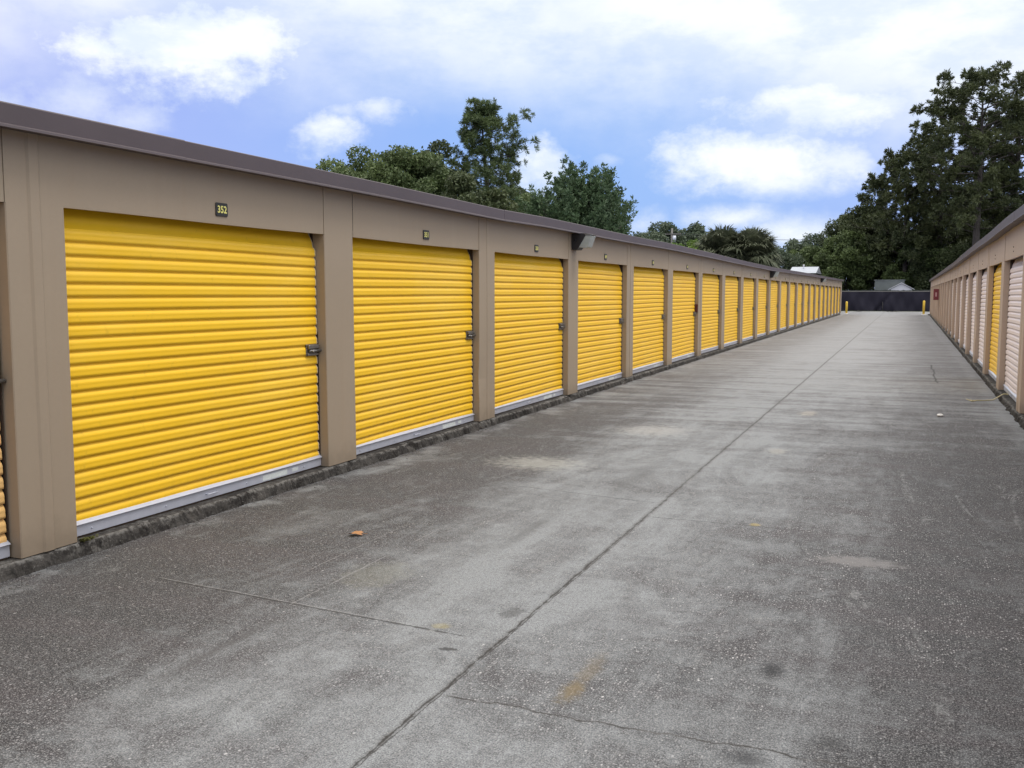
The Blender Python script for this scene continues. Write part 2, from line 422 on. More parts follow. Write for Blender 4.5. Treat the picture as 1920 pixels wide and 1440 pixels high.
        if brk is not None:
            m = t.mul(m, t.step(t.noise(t.comb(v, seed + 9, 0.0), 2.3, 3, 0.6), brk - 0.06, brk + 0.06))
        if halo:
            hm = t.mul(t.mul(t.step(d, halo, 0.0), rngm), t.step(n14, 0.30, 0.62, 0.25, 0.85))
            c = t.mix(hm, c, (0.075, 0.070, 0.066))
        c = t.mix(t.mul(m, k), c, col)
    XJ = -1.745
    crack('x', XJ, -6, 5.6, 0.0055, 0.036, 0.75, nsc=3.2, halo=0.024)
    crack('x', XJ + 0.014, 2.0, 7.6, 0.0040, 0.022, 0.7, nsc=5.0, seed=3.0, brk=0.42)
    crack('x', XJ + 0.002, 5.4, 97, 0.0060, 0.026, 0.62, nsc=2.2, halo=0.035, seed=1.0)
    crack('y', 3.455, XJ, 4.0, 0.0042, 0.085, 0.8, nsc=3.0, brk=0.44, seed=4.0, halo=0.015)
    crack('y', 3.94, -4.05, XJ - 0.15, 0.010, 0.010, 0.75, slope=-0.09, nsc=1.5, col=(0.03, 0.028, 0.028), seed=5.0)
    crack('y', 3.958, -4.05, XJ - 0.45, 0.006, 0.010, 0.30, slope=-0.09, nsc=1.5, col=(0.34, 0.335, 0.33), seed=5.0)
    crack('y', 6.92, XJ, 4.0, 0.006, 0.06, 0.85, nsc=2.4, brk=0.42, seed=6.0)
    crack('y', 7.10, -4.0, XJ, 0.006, 0.040, 0.8, slope=-0.17, nsc=2.0, brk=0.38, seed=7.0)
    crack('y', 5.42, -2.7, -0.3, 0.003, 0.03, 0.5, nsc=2.0, brk=0.48, seed=8.0)
    crack('x', -3.00, 4.15, 6.3, 0.006, 0.035, 0.42, nsc=2.0, col=(0.30, 0.295, 0.29), seed=9.0, brk=0.40)
    crack('x', -3.28, 4.6, 6.1, 0.004, 0.030, 0.30, nsc=2.0, col=(0.36, 0.35, 0.34), seed=10.0)
    def joints(x0, x1, period, off, slope, seed):
        """cross joints repeating down the aisle, each with a wander of its own"""
        nonlocal c
        u = t.math('MULTIPLY_ADD', x, slope, t.sub(y, off))
        idx = t.math('ROUND', t.mul(u, 1 / period))
        vec = t.comb(x, t.mul(idx, 3.7), seed)
        wd = t.mul(t.sub(t.noise(vec, 1.6, 5, 0.6), 0.5), 0.09)
        d = t.abs(t.sub(t.sub(u, t.mul(idx, period)), wd))
        w = t.math('MULTIPLY_ADD', y, 0.0007, 0.008)
        m = t.mul(t.step(t.math('DIVIDE', d, w), 1.1, 0.5), t.mul(t.step(x, x0, x0 + 0.05), t.step(x, x1, x1 - 0.05)))
        m = t.mul(m, t.mul(t.step(y, 9, 9.5), t.step(t.noise(t.comb(x, t.mul(idx, 5.1), seed + 3), 1.3, 3, 0.6), 0.40, 0.52)))
        c = t.mix(t.mul(m, 0.65), c, (0.03, 0.028, 0.027))
    joints(XJ, 3.2, 3.46, 3.46 * 1.0, 0.0, 1.0)
    joints(-4.8, XJ, 3.46, 3.94 - 0.09 * 3, 0.10, 2.0)
    crack('x', 0.60, 19.5, 24.5, 0.02, 0.16, 0.75, nsc=0.9, brk=0.38, seed=41.0)
    c = t.mix(t.mul(t.mul(t.step(b5, 0.57, 0.68), t.step(n14, 0.38, 0.62)), 0.42), c, (0.33, 0.335, 0.33))
    hb = t.add(t.mul(t.noise(p, 190, 1, 0.7), 0.25), t.mul(t.noise(p, 48, 2, 0.7), 0.6))
    nm = t.bump(hb, 0.55, 0.010)
    nm = t.bump(t.noise(p, 1.2, 2, 0.5), 0.12, 0.06, nm)
    return t.bsdf(c, 0.82, 0, nm, 0.30)
M['concrete'] = concrete_mat()

def grass_mat():
    t = NT('rough_grass'); p = t.pos()
    c = t.mix(t.noise(p, 0.4, 5, 0.7), (0.035, 0.050, 0.018), (0.085, 0.088, 0.040))
    return t.bsdf(c, 0.95, 0, t.bump(t.noise(p, 12, 4, 0.7), 0.8, 0.05), 0.1)
M['grass'] = grass_mat()

def fabric_mat():
    t = NT('black_windscreen_fabric'); p = t.pos()
    c = t.mix(t.noise(p, 0.8, 4, 0.6), (0.011, 0.010, 0.018), (0.022, 0.020, 0.033))
    return t.bsdf(c, 0.75, 0, None, 0.25)
M['fabric'] = fabric_mat()

# ------------------------------------------------------------------ camera
CAM_H = 1.6596; YAW = 0.38779; PITCH = 0.09371; FPX = 1800.0
cam = D.cameras.new('camera'); co = D.objects.new('camera', cam); C.objects.link(co)
cam.sensor_fit = 'HORIZONTAL'; cam.sensor_width = 36; cam.lens = 36 * FPX / 1920
cam.clip_start = 0.05; cam.clip_end = 3000
co.location = (0, 0, CAM_H); co.rotation_mode = 'XYZ'
co.rotation_euler = (math.pi / 2 - PITCH, 0.0, YAW)
bpy.context.scene.camera = co

def az(px): return math.atan((px - 960) / FPX) - YAW
def spot(px, dist, z=0.0):
    a = az(px); return (dist * math.sin(a), dist * math.cos(a), z)
def hgt_at(px, py, dist):
    """height above ground of a photo point whose thing stands `dist` metres off"""
    dep = dist * math.cos(math.atan((px - 960) / FPX))
    yc = (720 - py) / FPX
    # ray: forward + yc*up
    fz = -math.sin(PITCH) + yc * math.cos(PITCH); fy = math.cos(PITCH) + yc * math.sin(PITCH)
    return CAM_H + dep * fz / fy

# ------------------------------------------------------------------ ground
def sheet(name, x0, x1, y0, y1, z, mat):
    me = mesh_np(name, [(x0, y0, z), (x1, y0, z), (x1, y1, z), (x0, y1, z)], polys=[(0, 1, 2, 3)])
    o = obj(name, me, mat); return tag(o, kind='structure')
sheet('ground', -900, 900, -300, 1500, -0.03, M['grass'])
sheet('driveway', -40, 40, -14, 97.6, 0.0, M['concrete'])

# ------------------------------------------------------------------ storage buildings
PITCHY = 3.355; WP = 0.478
ZS = 0.088                         # slab top
ZD = 2.185                         # door head
REC = 0.098                        # how far the curtains sit back
def rib_curtain(w, z0, z1, seed):
    """corrugated roll-up curtain, in local coords: x = outwards, y = along the wall from 0 to w"""
    r = np.random.default_rng(seed)
    per = 0.0870
    zz = [z1, z1 - 0.045, z1 - 0.09, z1 - 0.12]; xx = [-0.080, -0.056, -0.034, -0.020]
    z = z1 - 0.17; zz += [z]; xx += [-0.012]
    prof = [(0.0, -0.0060), (0.04, -0.0048), (0.16, 0.0030), (0.30, 0.0088), (0.42, 0.0104), (0.50, 0.0092), (0.58, 0.0092), (0.72, 0.0106), (0.90, 0.0092), (0.945, -0.0052)]
    k = 0
    while z - per > z0 - 0.02:
        for f, x in prof[(1 if k else 0):] + [(1.0, -0.0060)]:
            zc = z - f * per
            if zc < z0: break
            zz.append(zc); xx.append(x)
        z -= per; k += 1
    zz = np.array(zz); xx = np.array(xx)
    nc = 11
    ys = np.concatenate([[0, 0.012], np.linspace(0.2, w - 0.2, nc - 4), [w - 0.012, w]])
    V = []
    ph = r.uniform(0, 6.28, 6)
    for j, y in enumerate(ys):
        sag = 0.004 * np.sin(y * 1.9 + ph[0] + zz * 1.3) + 0.003 * np.sin(y * 4.1 + ph[1] - zz * 2.2)
        dz = 0.0035 * math.sin(y / w * math.pi + ph[2]) + 0.002 * np.sin(zz * 3 + ph[3] + y)
        V.append(np.stack([xx + sag, np.full_like(zz, y), zz + dz], 1))
    V = np.array(V); n = len(zz)
    verts = V.reshape(-1, 3)
    q = []
    for j in range(nc - 1):
        a = j * n + np.arange(n - 1)
        q.append(np.stack([a, a + 1, a + n + 1, a + n], 1))
    me = mesh_np('curtain', verts, np.concatenate(q), smooth=False)
    mi = np.zeros(len(me.polygons), np.int32); mi[:n - 1] = 1; mi[-(n - 1):] = 1
    me.polygons.foreach_set('material_index', mi)
    return me

DW = PITCHY - WP - 0.035           # curtain width
curt_y = [rib_curtain(DW, ZS + 0.075, ZD + 0.055, s) for s in (1, 2, 3)]
curt_c = [rib_curtain(DW, ZS + 0.075, ZD + 0.055, s) for s in (4, 5)]
curt_p = [rib_curtain(DW, ZS + 0.075, ZD + 0.055, 6)]
for me in curt_y: me.materials.append(M['yellow']); me.materials.append(M['edge'])
for me in curt_c: me.materials.append(M['cream']); me.materials.append(M['cream'])
for me in curt_p: me.materials.append(M['peach']); me.materials.append(M['peach'])

def bar_mesh():
    m = MB()
    w = DW + 0.02
    m.box(-0.006, 0.020, -0.01, w - 0.01, ZS + 0.014, ZS + 0.086)       # upright leg
    m.prism([(-0.006, ZS + 0.0862), (0.030, ZS + 0.0862), (0.034, ZS + 0.0895), (0.004, ZS + 0.112), (-0.006, ZS + 0.112)], -0.01, w - 0.01)   # sloping top lip
    for f in (0.06, 0.30, 0.62, 0.90):
        y = w * f
        m.tube([(0.020, y, ZS + 0.045), (0.026, y, ZS + 0.045)], [0.007, 0.005], 8)
    # pull handle
    y = w * 0.47
    m.tube([(0.02, y - 0.06, ZS + 0.050), (0.042, y - 0.055, ZS + 0.050), (0.045, y, ZS + 0.052), (0.042, y + 0.055, ZS + 0.050), (0.02, y + 0.06, ZS + 0.050)], [0.005] * 5, 6)
    me = m.mesh('bottom_bar'); me.materials.append(M['alu']); return me
def seal_mesh():
    m = MB(); m.box(-0.004, 0.014, 0, DW, ZS + 0.001, ZS + 0.0138)
    me = m.mesh('seal'); me.materials.append(M['track']); return me
def latch_mesh():
    m = MB()
    y1 = DW - 0.012; z = 1.16
    m.bbox(0.010, 0.020, y1 - 0.175, y1, z - 0.052, z + 0.052, 0.003)            # plate
    m.bbox(0.0205, 0.046, y1 - 0.165, y1 - 0.004, z + 0.012, z + 0.046, 0.005)   # upper rail
    m.bbox(0.0205, 0.036, y1 - 0.165, y1 - 0.004, z - 0.048, z - 0.030, 0.004)   # lower rail
    m.tube([(0.034, y1 - 0.15, z - 0.008), (0.034, y1 + 0.035, z - 0.008)], [0.013, 0.013], 10)
    m.tube([(0.034, y1 - 0.13, z - 0.008), (0.062, y1 - 0.13, z - 0.010), (0.066, y1 - 0.13, z - 0.02)], [0.009, 0.009, 0.006], 8)
    me = m.mesh('latch'); me.materials.append(M['steel']); return me
def slot_mesh():
    m = MB(); y1 = DW - 0.012; z = 1.16
    m.box(0.0205, 0.026, y1 - 0.12, y1 - 0.02, z - 0.0285, z + 0.0105)
    me = m.mesh('slot'); me.materials.append(M['steel_dark']); return me
def guide_mesh(side):
    m = MB()
    y = -0.016 if side < 0 else DW + 0.003
    m.box(-0.05, -0.022, y - 0.001, y + 0.013, ZS + 0.001, ZD + 0.02)
    m.box(-0.022, 0.012, (y - 0.001) if side < 0 else y + 0.008, (y + 0.004) if side < 0 else y + 0.013, ZS + 0.001, ZD + 0.02)
    me = m.mesh('guide_track'); me.materials.append(M['track']); return me
def sticker_mesh():
    m = MB(); w = DW
    m.box(0.0202, 0.0212, w * 0.70, w * 0.82, ZS + 0.022, ZS + 0.066)
    m.box(0.0202, 0.0214, w * 0.845, w * 0.875, ZS + 0.030, ZS + 0.062)
    me = m.mesh('sticker'); me.materials.append(M['sticker']); return me
BAR, SEAL, LATCH, SLOT, GL, GR, STK = bar_mesh(), seal_mesh(), latch_mesh(), slot_mesh(), guide_mesh(-1), guide_mesh(1), sticker_mesh()

def pts_profile(tab, y):
    return float(np.interp(y, [a for a, b in tab], [b for a, b in tab]))

def storage_building(label, y0, kmin, kmax, colors, wall, ztab, depth, endpad, mirror=False, group=None):
    """built facing +x with its front face on x=0; mirror -> faces -x"""
    root = empty('storage_building')
    tag(root, label, 'storage building', group)
    s = -1.0 if mirror else 1.0
    def fix(m):
        if mirror:
            m.v = [(-a, b, c) for a, b, c in m.v]
            m.f = [tuple(f[::-1]) for f in m.f]
        return m
    ya = y0 + kmin * PITCHY; yb = y0 + kmax * PITCHY + WP + endpad
    OH = 0.135; FH = 0.135
    topz = lambda y: pts_profile(ztab, y)
    # pillars: folded sheet-metal wraps with a slightly eased corner
    r = np.random.default_rng(5 if mirror else 4)
    for k in range(kmin, kmax + 1):
        yp = y0 + k * PITCHY
        w = WP + (endpad if k == kmax else 0)
        m = MB()
        zt = topz(yp) - FH + 0.03
        nz = 10
        lean = r.normal(0, 0.003)
        cut = 0.058 if (k == 0 and not mirror) else 0.0
        zs = np.concatenate([np.linspace(ZS + 0.004, ZD - 0.001, nz - 1), [ZD + 0.001, zt]])
        # cross-section (x outward, y along), counter-clockwise
        e = 0.006
        if k % 2 == 0:
            sec = [(-0.30, 0), (-e, 0), (0, e), (0, w * 0.44), (0.010, w * 0.47), (0.010, w * 0.60), (0, w * 0.64), (0, w - e), (-e, w), (-0.30, w)]
        else:
            sec = [(-0.30, 0), (-e, 0), (0, e), (0, w * 0.33), (0, w * 0.66), (0, w - e), (-e, w), (-0.30, w)]
        sec = [(a, b) for a, b in sec]
        vs = []
        for i, z in enumerate(zs):
            for a, b in sec:
                bx = 0.0
                if z > ZD and a == -e: a = 0.0
                if a > -0.1 and z < ZD:
                    bx = 0.0022 * min(1, (ZD - z) / 0.5) * math.sin(z * 3.1 + k * 1.7) * (1 if 0.05 < b < w - 0.05 else 0.3)
                    if (not mirror) and k == 2 and 0.45 < z < 0.9 and b < 0.15: bx -= 0.016 * (1 - abs(z - 0.67) / 0.23)
                    if mirror and k == 3 and 0.5 < z < 1.3 and b < 0.2: bx -= 0.02 * (1 - abs(z - 0.9) / 0.4)
                if cut and b < w * 0.4: b += cut
                vs.append((a + bx, yp + b + lean * z, z))
        n = len(sec)
        fs = []
        for i in range(nz):
            for j in range(n - 1):
                fs.append((i * n + j, i * n + j + 1, (i + 1) * n + j + 1, (i + 1) * n + j))
        m.add(vs, fs)
        o = fix(m).build('pillar', wall, root)
        if not mirror and k == 2: o['label'] = 'pillar with a dented lower corner'
    # header panels, set 4 mm behind the pillar faces
    for k in range(kmin, kmax):
        yp = y0 + k * PITCHY + WP; yq = yp + PITCHY - WP + (0.06 if (k == -1 and not mirror) else 0)
        m = MB()
        za, zb_ = topz(yp) - FH + 0.03, topz(yq) - FH + 0.03
        ny = 6
        xo = -0.004
        cols = np.linspace(yp + 0.0, yq + 0.0, ny + 1)
        wv = [0.0015 * math.sin(3.3 * c + k) for c in cols]
        vs = []
        for c, b in zip(cols, wv):
            tz = np.interp(c, [yp, yq], [za, zb_])
            hz = ZD + 0.003 * math.sin(c * 2.1)
            vs += [(xo + b, c, hz), (xo + b, c, (hz + tz) / 2), (xo + b, c, tz), (xo - 0.030, c, hz), (xo - 0.030, c, hz + 0.06)]
        fs = []
        for i in range(ny):
            a = i * 5; c2 = a + 5
            fs += [(a, c2, c2 + 1, a + 1), (a + 1, c2 + 1, c2 + 2, a + 2), (a + 3, c2 + 3, c2, a), (a + 4, c2 + 4, c2 + 3, a + 3)]
        m.add(vs, fs)
        fix(m).build('header_panel', wall, root)
    # soffit strip + fascia, in overlapping lengths
    m = MB()
    y = ya - 0.1; i = 0
    ends = []
    while y < yb + 0.1:
        y2 = min(y + 3.05 * 1.9, yb + 0.12); ends.append((y, y2)); y = y2
    for i, (p, q) in enumerate(ends):
        off = 0.0018 if i % 2 else 0.0
        n = 5
        cols = np.linspace(p - (0.03 if i else 0), q, n)
        vs = []
        sec = lambda t: [(-0.02, t - FH + 0.016), (OH - 0.012 + off, t - FH - off), (OH + 0.008 + off, t - FH - off), (OH + 0.006 + off, t - FH + 0.012), (OH - 0.004 + off, t - FH + 0.020),
                         (OH + off, t - 0.006), (OH - 0.006 + off, t + off), (-0.10, t + 0.012 + off)]
        for c in cols:
            wob = 0.003 * math.sin(c * 1.3 + i)
            vs += [(a, c, b) for a, b in sec(topz(c) + wob * 0.5)]
        k_ = 8; fs = []
        for a in range(n - 1):
            for b in range(k_ - 1):
                fs.append((a * k_ + b, (a + 1) * k_ + b, (a + 1) * k_ + b + 1, a * k_ + b + 1))
        for a in (0, n - 1):
            fs.append(tuple(a * k_ + b for b in range(k_)) if a == 0 else tuple(a * k_ + b for b in range(k_))[::-1])
        m.add(vs, fs)
    fix(m).build('fascia', M['fascia'], root)
    # roof sheet, end and back walls
    m = MB()
    ys = [ya - 0.1] + [y_ for y_, z_ in ztab if ya < y_ < yb] + [yb + 0.12]
    vs = []
    for c in ys:
        t = topz(c)
        vs += [(-0.08, c, t + 0.010), (-depth / 2, c, t + 0.20), (-depth - 0.1, c, t + 0.0), (-depth - 0.1, c, t - 0.12)]
    fs = []
    for a in range(len(ys) - 1):
        for b in range(3): fs.append((a * 4 + b, (a + 1) * 4 + b, (a + 1) * 4 + b + 1, a * 4 + b + 1))
    m.add(vs, fs)
    fix(m).build('roof', M['roof'], root)
    for yw, sgn in ((ya + 0.01, 1), (yb - 0.01, -1)):
        m = MB(); t = topz(yw)
        m.prism([(-0.012, ZS), (-0.012, t - 0.09), (-depth / 2, t + 0.17), (-depth, t - 0.03), (-depth, ZS)], yw, yw + sgn * 0.06)
        fix(m).build('end_wall', wall, root)
    m = MB(); m.box(-depth + 0.002, -depth + 0.05, ya + 0.08, yb - 0.08, ZS, min(z for _, z in ztab) - 0.06)
    fix(m).build('back_wall', wall, root)
    # slab with a ragged, broken outer edge
    r = np.random.default_rng(21 if mirror else 20)
    N = int((min(yb, 30) - ya) / 0.018); ycols = list(np.linspace(ya - 0.2, min(yb, 30), N)) + list(np.linspace(min(yb, 30) + 0.1, yb + 0.2, 500))
    n1 = np.cumsum(r.normal(0, 0.5, len(ycols))); n1 -= np.convolve(n1, np.ones(41) / 41, 'same')
    n2 = r.normal(0, 1, len(ycols)); n3 = np.convolve(r.normal(0, 1, len(ycols)), np.ones(7) / 7, 'same')
    chip = np.clip(np.convolve(r.normal(0, 1, len(ycols)), np.ones(11) / 3.3, 'same') - 0.75, 0, 1.6)
    vs = []; ks = 7
    for i, c in enumerate(ycols):
        e = 0.022 + 0.005 * n1[i] + 0.006 * n3[i] + 0.0015 * n2[i]
        ch = chip[i]
        zt = ZS + 0.0015 * n3[i]
        vs += [(-0.28, c, ZS), (-0.02 - 0.02 * ch, c, ZS - 0.001), (e - 0.025 - 0.03 * ch, c, zt - 0.006 * ch - 0.001), (e - 0.006 - 0.02 * ch, c, zt - 0.010 - 0.02 * ch),
               (e + 0.004 + 0.003 * n2[i] - 0.012 * ch, c, 0.050 - 0.012 * ch), (e + 0.010 + 0.004 * n2[i] + 0.005 * ch, c, 0.022), (e + 0.018 + 0.006 * n3[i] + 0.02 * ch, c, -0.01)]
    fs = []
    for a in range(len(ycols) - 1):
        for b in range(ks - 1): fs.append((a * ks + b, a * ks + b + 1, (a + 1) * ks + b + 1, (a + 1) * ks + b))
    m = MB(); m.add(vs, fs, False)
    m.box(-depth - 0.05, -0.28, ya - 0.2, yb + 0.2, -0.02, ZS - 0.002)
    fix(m).build('foundation_slab', M['slab'], root)
    # dark-coloured sheet behind the curtains, standing in for the shaded inside
    m = MB(); m.box(-0.36, -0.31, ya + 0.07, yb - 0.07, ZS, 2.5)
    fix(m).build('dark_backing', M['track'], root)
    # doors
    doors = []
    for k in range(kmin, kmax):
        col = colors(k)
        src = {'y': curt_y, 'c': curt_c, 'p': curt_p}[col]
        me = src[k % len(src)]
        d = D.objects.new('roll_up_door', me)
        d.location = ((-REC) * s, y0 + k * PITCHY + WP + 0.0175 + (DW if mirror else 0) + (0.05 if (k == -1 and not mirror) else 0), 0)
        if mirror: d.rotation_euler = (0, 0, math.pi)
        link(d, root)
        for nm, mm in (('bottom_bar', BAR), ('bottom_seal', SEAL), ('latch', LATCH), ('guide_track', GL), ('guide_track', GR)):
            link(D.objects.new(nm, mm), d)
        if not mirror and -1 < k < 6:
            link(D.objects.new('sticker', STK), d)
        doors.append(d)
    return root, doors

ZL = [(-20, 2.725), (7, 2.720), (11.4, 2.700), (13, 2.722), (17, 2.713), (20, 2.728), (24, 2.715), (30, 2.680), (37.5, 2.655), (49, 2.705), (64, 2.735), (83, 2.79)]
ZR = [(-20, 2.76), (13, 2.760), (16, 2.766), (19.3, 2.738), (23.6, 2.746), (35, 2.69), (50, 2.70), (61, 2.71), (84, 2.74)]
XL = -4.809
Y0L = 4.010
cl, doorsL = storage_building('long tan storage building on the left with a row of yellow roll up doors', 0, -3, 23,
                              lambda k: 'y' if k >= 0 else ('p' if k == -1 else 'c'), M['wall'], [(a - Y0L, b) for a, b in ZL], 9.0, 0.55)
cl.location = (XL, Y0L, 0)
ccol = {0: 'c', 1: 'y', 2: 'c', 3: 'c', 4: 'c'}
XR, Y0R = 1.4405, 14.149
cr, doorsR = storage_building('long tan storage building on the right with cream doors and one yellow door', 0, -5, 20,
                              lambda k: ccol.get(k, 'c'), M['wall_right'], [(a - Y0R, b) for a, b in ZR], 9.0, 0.25, mirror=True)
cr.location = (XR, Y0R, 0); cr.rotation_euler = (0, 0, -0.0050)

# right-hand headers: pairs of bare screw holes left by lost plates
for k in range(-1, 7):
    m = MB()
    yc = k * PITCHY + WP + (PITCHY - WP) * 0.5
    for dz in (0.10, 0.165):
        m.tube([(0.003, yc, ZD + dz), (-0.004, yc, ZD + dz)], [0.011, 0.009], 8)
    m.build('screw', M['steel_dark'], cr)

# ------------------------------------------------------------------ unit number plates
def text_mesh(txt, size):
    cu = D.curves.new('txt', 'FONT'); cu.body = txt; cu.size = size; cu.align_x = 'CENTER'; cu.align_y = 'CENTER'
    cu.extrude = 0.0012; cu.offset = size * 0.022; cu.resolution_u = 3; cu.space_character = 1.06
    o = D.objects.new('tmp', cu); C.objects.link(o)
    bpy.context.view_layer.update()
    me = D.meshes.new_from_object(o.evaluated_get(bpy.context.evaluated_depsgraph_get()))
    D.objects.remove(o, do_unlink=True); D.curves.remove(cu)
    return me
def plate_mesh():
    m = MB(); n = 6; w, h, rr = 0.068, 0.050, 0.011
    ring = []
    for cx, cy, a0 in ((w - rr, h - rr, 0), (-w + rr, h - rr, 90), (-w + rr, -h + rr, 180), (w - rr, -h + rr, 270)):
        for i in range(n):
            a = R(a0 + 90 * i / (n - 1)); ring.append((cx + rr * math.cos(a), cy + rr * math.sin(a)))
    k = len(ring)
    vs = [(0, a, b) for a, b in ring] + [(0.006, a, b) for a, b in ring] + [(0.008, a * 0.97, b * 0.96) for a, b in ring]
    fs = [(i, (i + 1) % k, k + (i + 1) % k, k + i) for i in range(k)] + [(k + i, k + (i + 1) % k, 2 * k + (i + 1) % k, 2 * k + i) for i in range(k)] + [tuple(range(2 * k, 3 * k))]
    m.add(vs, fs); me = m.mesh('plate'); me.materials.append(M['black']); return me
PL = plate_mesh()
ordn = ['nearest', 'second', 'third', 'fourth', 'fifth', 'sixth', 'seventh', 'eighth', 'ninth', 'tenth', 'eleventh', 'twelfth', 'thirteenth', 'fourteenth', 'fifteenth',
        'sixteenth', 'seventeenth', 'eighteenth', 'nineteenth', 'twentieth', 'twenty-first', 'twenty-second', 'twenty-third']
for k in range(0, 23):
    num = str(352 - k)
    o = D.objects.new('unit_number_sign', PL)
    o.location = (XL - 0.003, Y0L + k * PITCHY + WP + (PITCHY - WP) * 0.515, 2.292)
    link(o)
    tag(o, 'small black plate with yellow number %s above the %s yellow door' % (num, ordn[k]), 'number plate', 'unit number plates along the left building')
    me = text_mesh(num, 0.070); me.materials.append(M['digit'])
    d = D.objects.new('number', me); d.rotation_euler = (R(90), 0, R(90)); d.location = (0.0085, 0, -0.002)
    d.scale = (0.98, 1.06, 1)
    link(d, o)

# ------------------------------------------------------------------ wall lights under the left fascia
def wall_light(k, label, z):
    root = empty('wall_light', (XL + 0.001, Y0L + k * PITCHY + WP * 0.5, z))
    tag(root, label, 'wall light', 'wall lights under the left eave')
    m = MB()
    m.prism([(0.0, -0.25), (0.0, 0.0), (0.20, 0.0), (0.225, -0.03), (0.115, -0.215), (0.09, -0.25)], -0.115, 0.115)
    m.tube([(0.06, -0.115, -0.10), (0.06, -0.135, -0.10)], [0.018, 0.014], 8)
    m.build('housing', M['lampbody'], root)
    m = MB()
    m.prism([(0.118, -0.213), (0.228, -0.028), (0.305, -0.034), (0.318, -0.05), (0.262, -0.205), (0.24, -0.222)], -0.108, 0.108)
    m.build('lens', M['lens'], root)
    m = MB(); m.prism([(0.20, 0.002), (0.226, -0.026), (0.32, -0.030), (0.325, -0.020), (0.23, 0.002)], -0.118, 0.118)
    m.build('top_cap', M['steel'], root)
wall_light(3, 'black wall light with slanted glass, nearest on the left building', 2.585)
wall_light(10, 'black wall light halfway along the left building, under the brown eave', 2.515)
wall_light(17, 'black wall light farthest along the left building', 2.59)

# maroon tag on the reveal of pillar six, red cabinet near the far end on the right
m = MB(); m.bbox(0, 0.115, -0.035, 0, -0.10, 0.10, 0.006)
m.tube([(0.05, -0.035, 0.05), (0.05, -0.05, 0.05)], [0.02, 0.015], 8)
o = m.build('alarm_box', M['maroon'], None, (XL - 0.122, Y0L + 6 * PITCHY - 0.001, 1.30))
tag(o, 'small dark maroon box on the side of a pillar between yellow doors', 'alarm box')
root = empty('extinguisher_cabinet', (1.655, 57.2, 1.62))
tag(root, 'red cabinet with a white panel on the far end of the right building', 'extinguisher cabinet')
m = MB(); m.bbox(-0.26, 0.0, 0, 0.30, -0.30, 0.30, 0.01); m.build('case', M['red'], root)
m = MB(); m.box(-0.175, -0.095, -0.004, 0.0, -0.11, 0.11); m.build('front_panel', M['pinkpanel'], root)

# ------------------------------------------------------------------ bollards
def bollard(loc, h, label):
    m = MB(); r_ = 0.085
    m.tube([(0, 0, -0.02), (0, 0, h - 0.06), (0, 0, h - 0.02), (0, 0, h)], [r_, r_, r_ * 0.8, r_ * 0.3], 14)
    b = MB(); b.tube([(0, 0, -0.02), (0, 0, 0.05)], [0.16, 0.13], 14)
    root = empty('bollard', loc); tag(root, label, 'bollard', 'yellow bollards at the far corners')
    m.build('post', M['bollard'], root); b.build('footing', M['stone'], root)
bollard((-4.52, 84.6, 0), 1.02, 'yellow bollard at the far corner of the left building')
bollard((1.36, 83.2, 0), 1.12, 'yellow bollard at the far corner of the right building')

# ------------------------------------------------------------------ fabric fence at the end
def fabric_fence():
    root = empty('fabric_fence', (0, 98.0, 0)); tag(root, 'dark fabric screen fence closing the far end of the aisle', 'fence')
    x0, x1, nx, nz = -26.0, 20.0, 460, 16
    xs = np.linspace(x0, x1, nx); zs = np.linspace(0.03, 1.86, nz)
    r = np.random.default_rng(9); V = []
    for x in xs:
        sg = 0.02 * abs(math.sin((x + 0.5) * math.pi / 3.0))
        for j, z in enumerate(zs):
            f = 1 - (z / 1.86) ** 2
            y = 0.09 * math.sin(x * 2.1 + z * 1.5) * f + 0.035 * math.sin(x * 5.3 - z * 2.8 + 1) + 0.03 * math.sin(x * 9 + 3 * z) * f + 0.16 * math.exp(-((x + 2.6 - 0.75 * z) / 0.16) ** 2) * f
            V.append((x, y - 0.07, z - sg * (z / 1.86)))
    V = np.array(V); a = (np.arange(nx - 1)[:, None] * nz + np.arange(nz - 1)[None, :]).ravel()
    me = mesh_np('fabric', V, np.stack([a, a + nz, a + nz + 1, a + 1], 1), smooth=True)
    obj('fabric', me, M['fabric'], root)
    m = MB(); m.tube([(x0, 0, 1.88), (x1, 0, 1.88)], [0.022, 0.022], 8)
    m.build('top_rail', M['steel'], root)
    x = x0
    while x <= x1 + 0.01:
        m = MB(); m.tube([(x, 0.03, -0.03), (x, 0.03, 1.90)], [0.03, 0.03], 8); m.build('post', M['steel'], root); x += 3.0
fabric_fence()

# dark litter at its foot
for i, (x, y, rx) in enumerate(((-4.05, 96.2, 0.30), (-1.2, 95.6, 0.75))):
    r = np.random.default_rng(60 + i); m = MB()
    for q in range(120):
        cx, cy = x + r.normal(0, rx * 0.5), y + r.normal(0, 0.16)
        s_ = r.uniform(0.03, 0.08); a = r.uniform(0, 6.28); hz = 0.003 + r.uniform(0, 0.06)
        m.add([(cx + s_ * math.cos(a + t_), cy + s_ * math.sin(a + t_), hz + (0.03 if t_ > 3 else 0)) for t_ in (0, 1.6, 3.1, 4.7)], [(0, 1, 2, 3)])
    o = m.build('leaf_litter', M['debris']); tag(o, ('small dark clump of litter by the fabric fence' if i == 0 else 'wide dark patch of litter before the fabric fence'), 'leaf litter', kind='stuff')

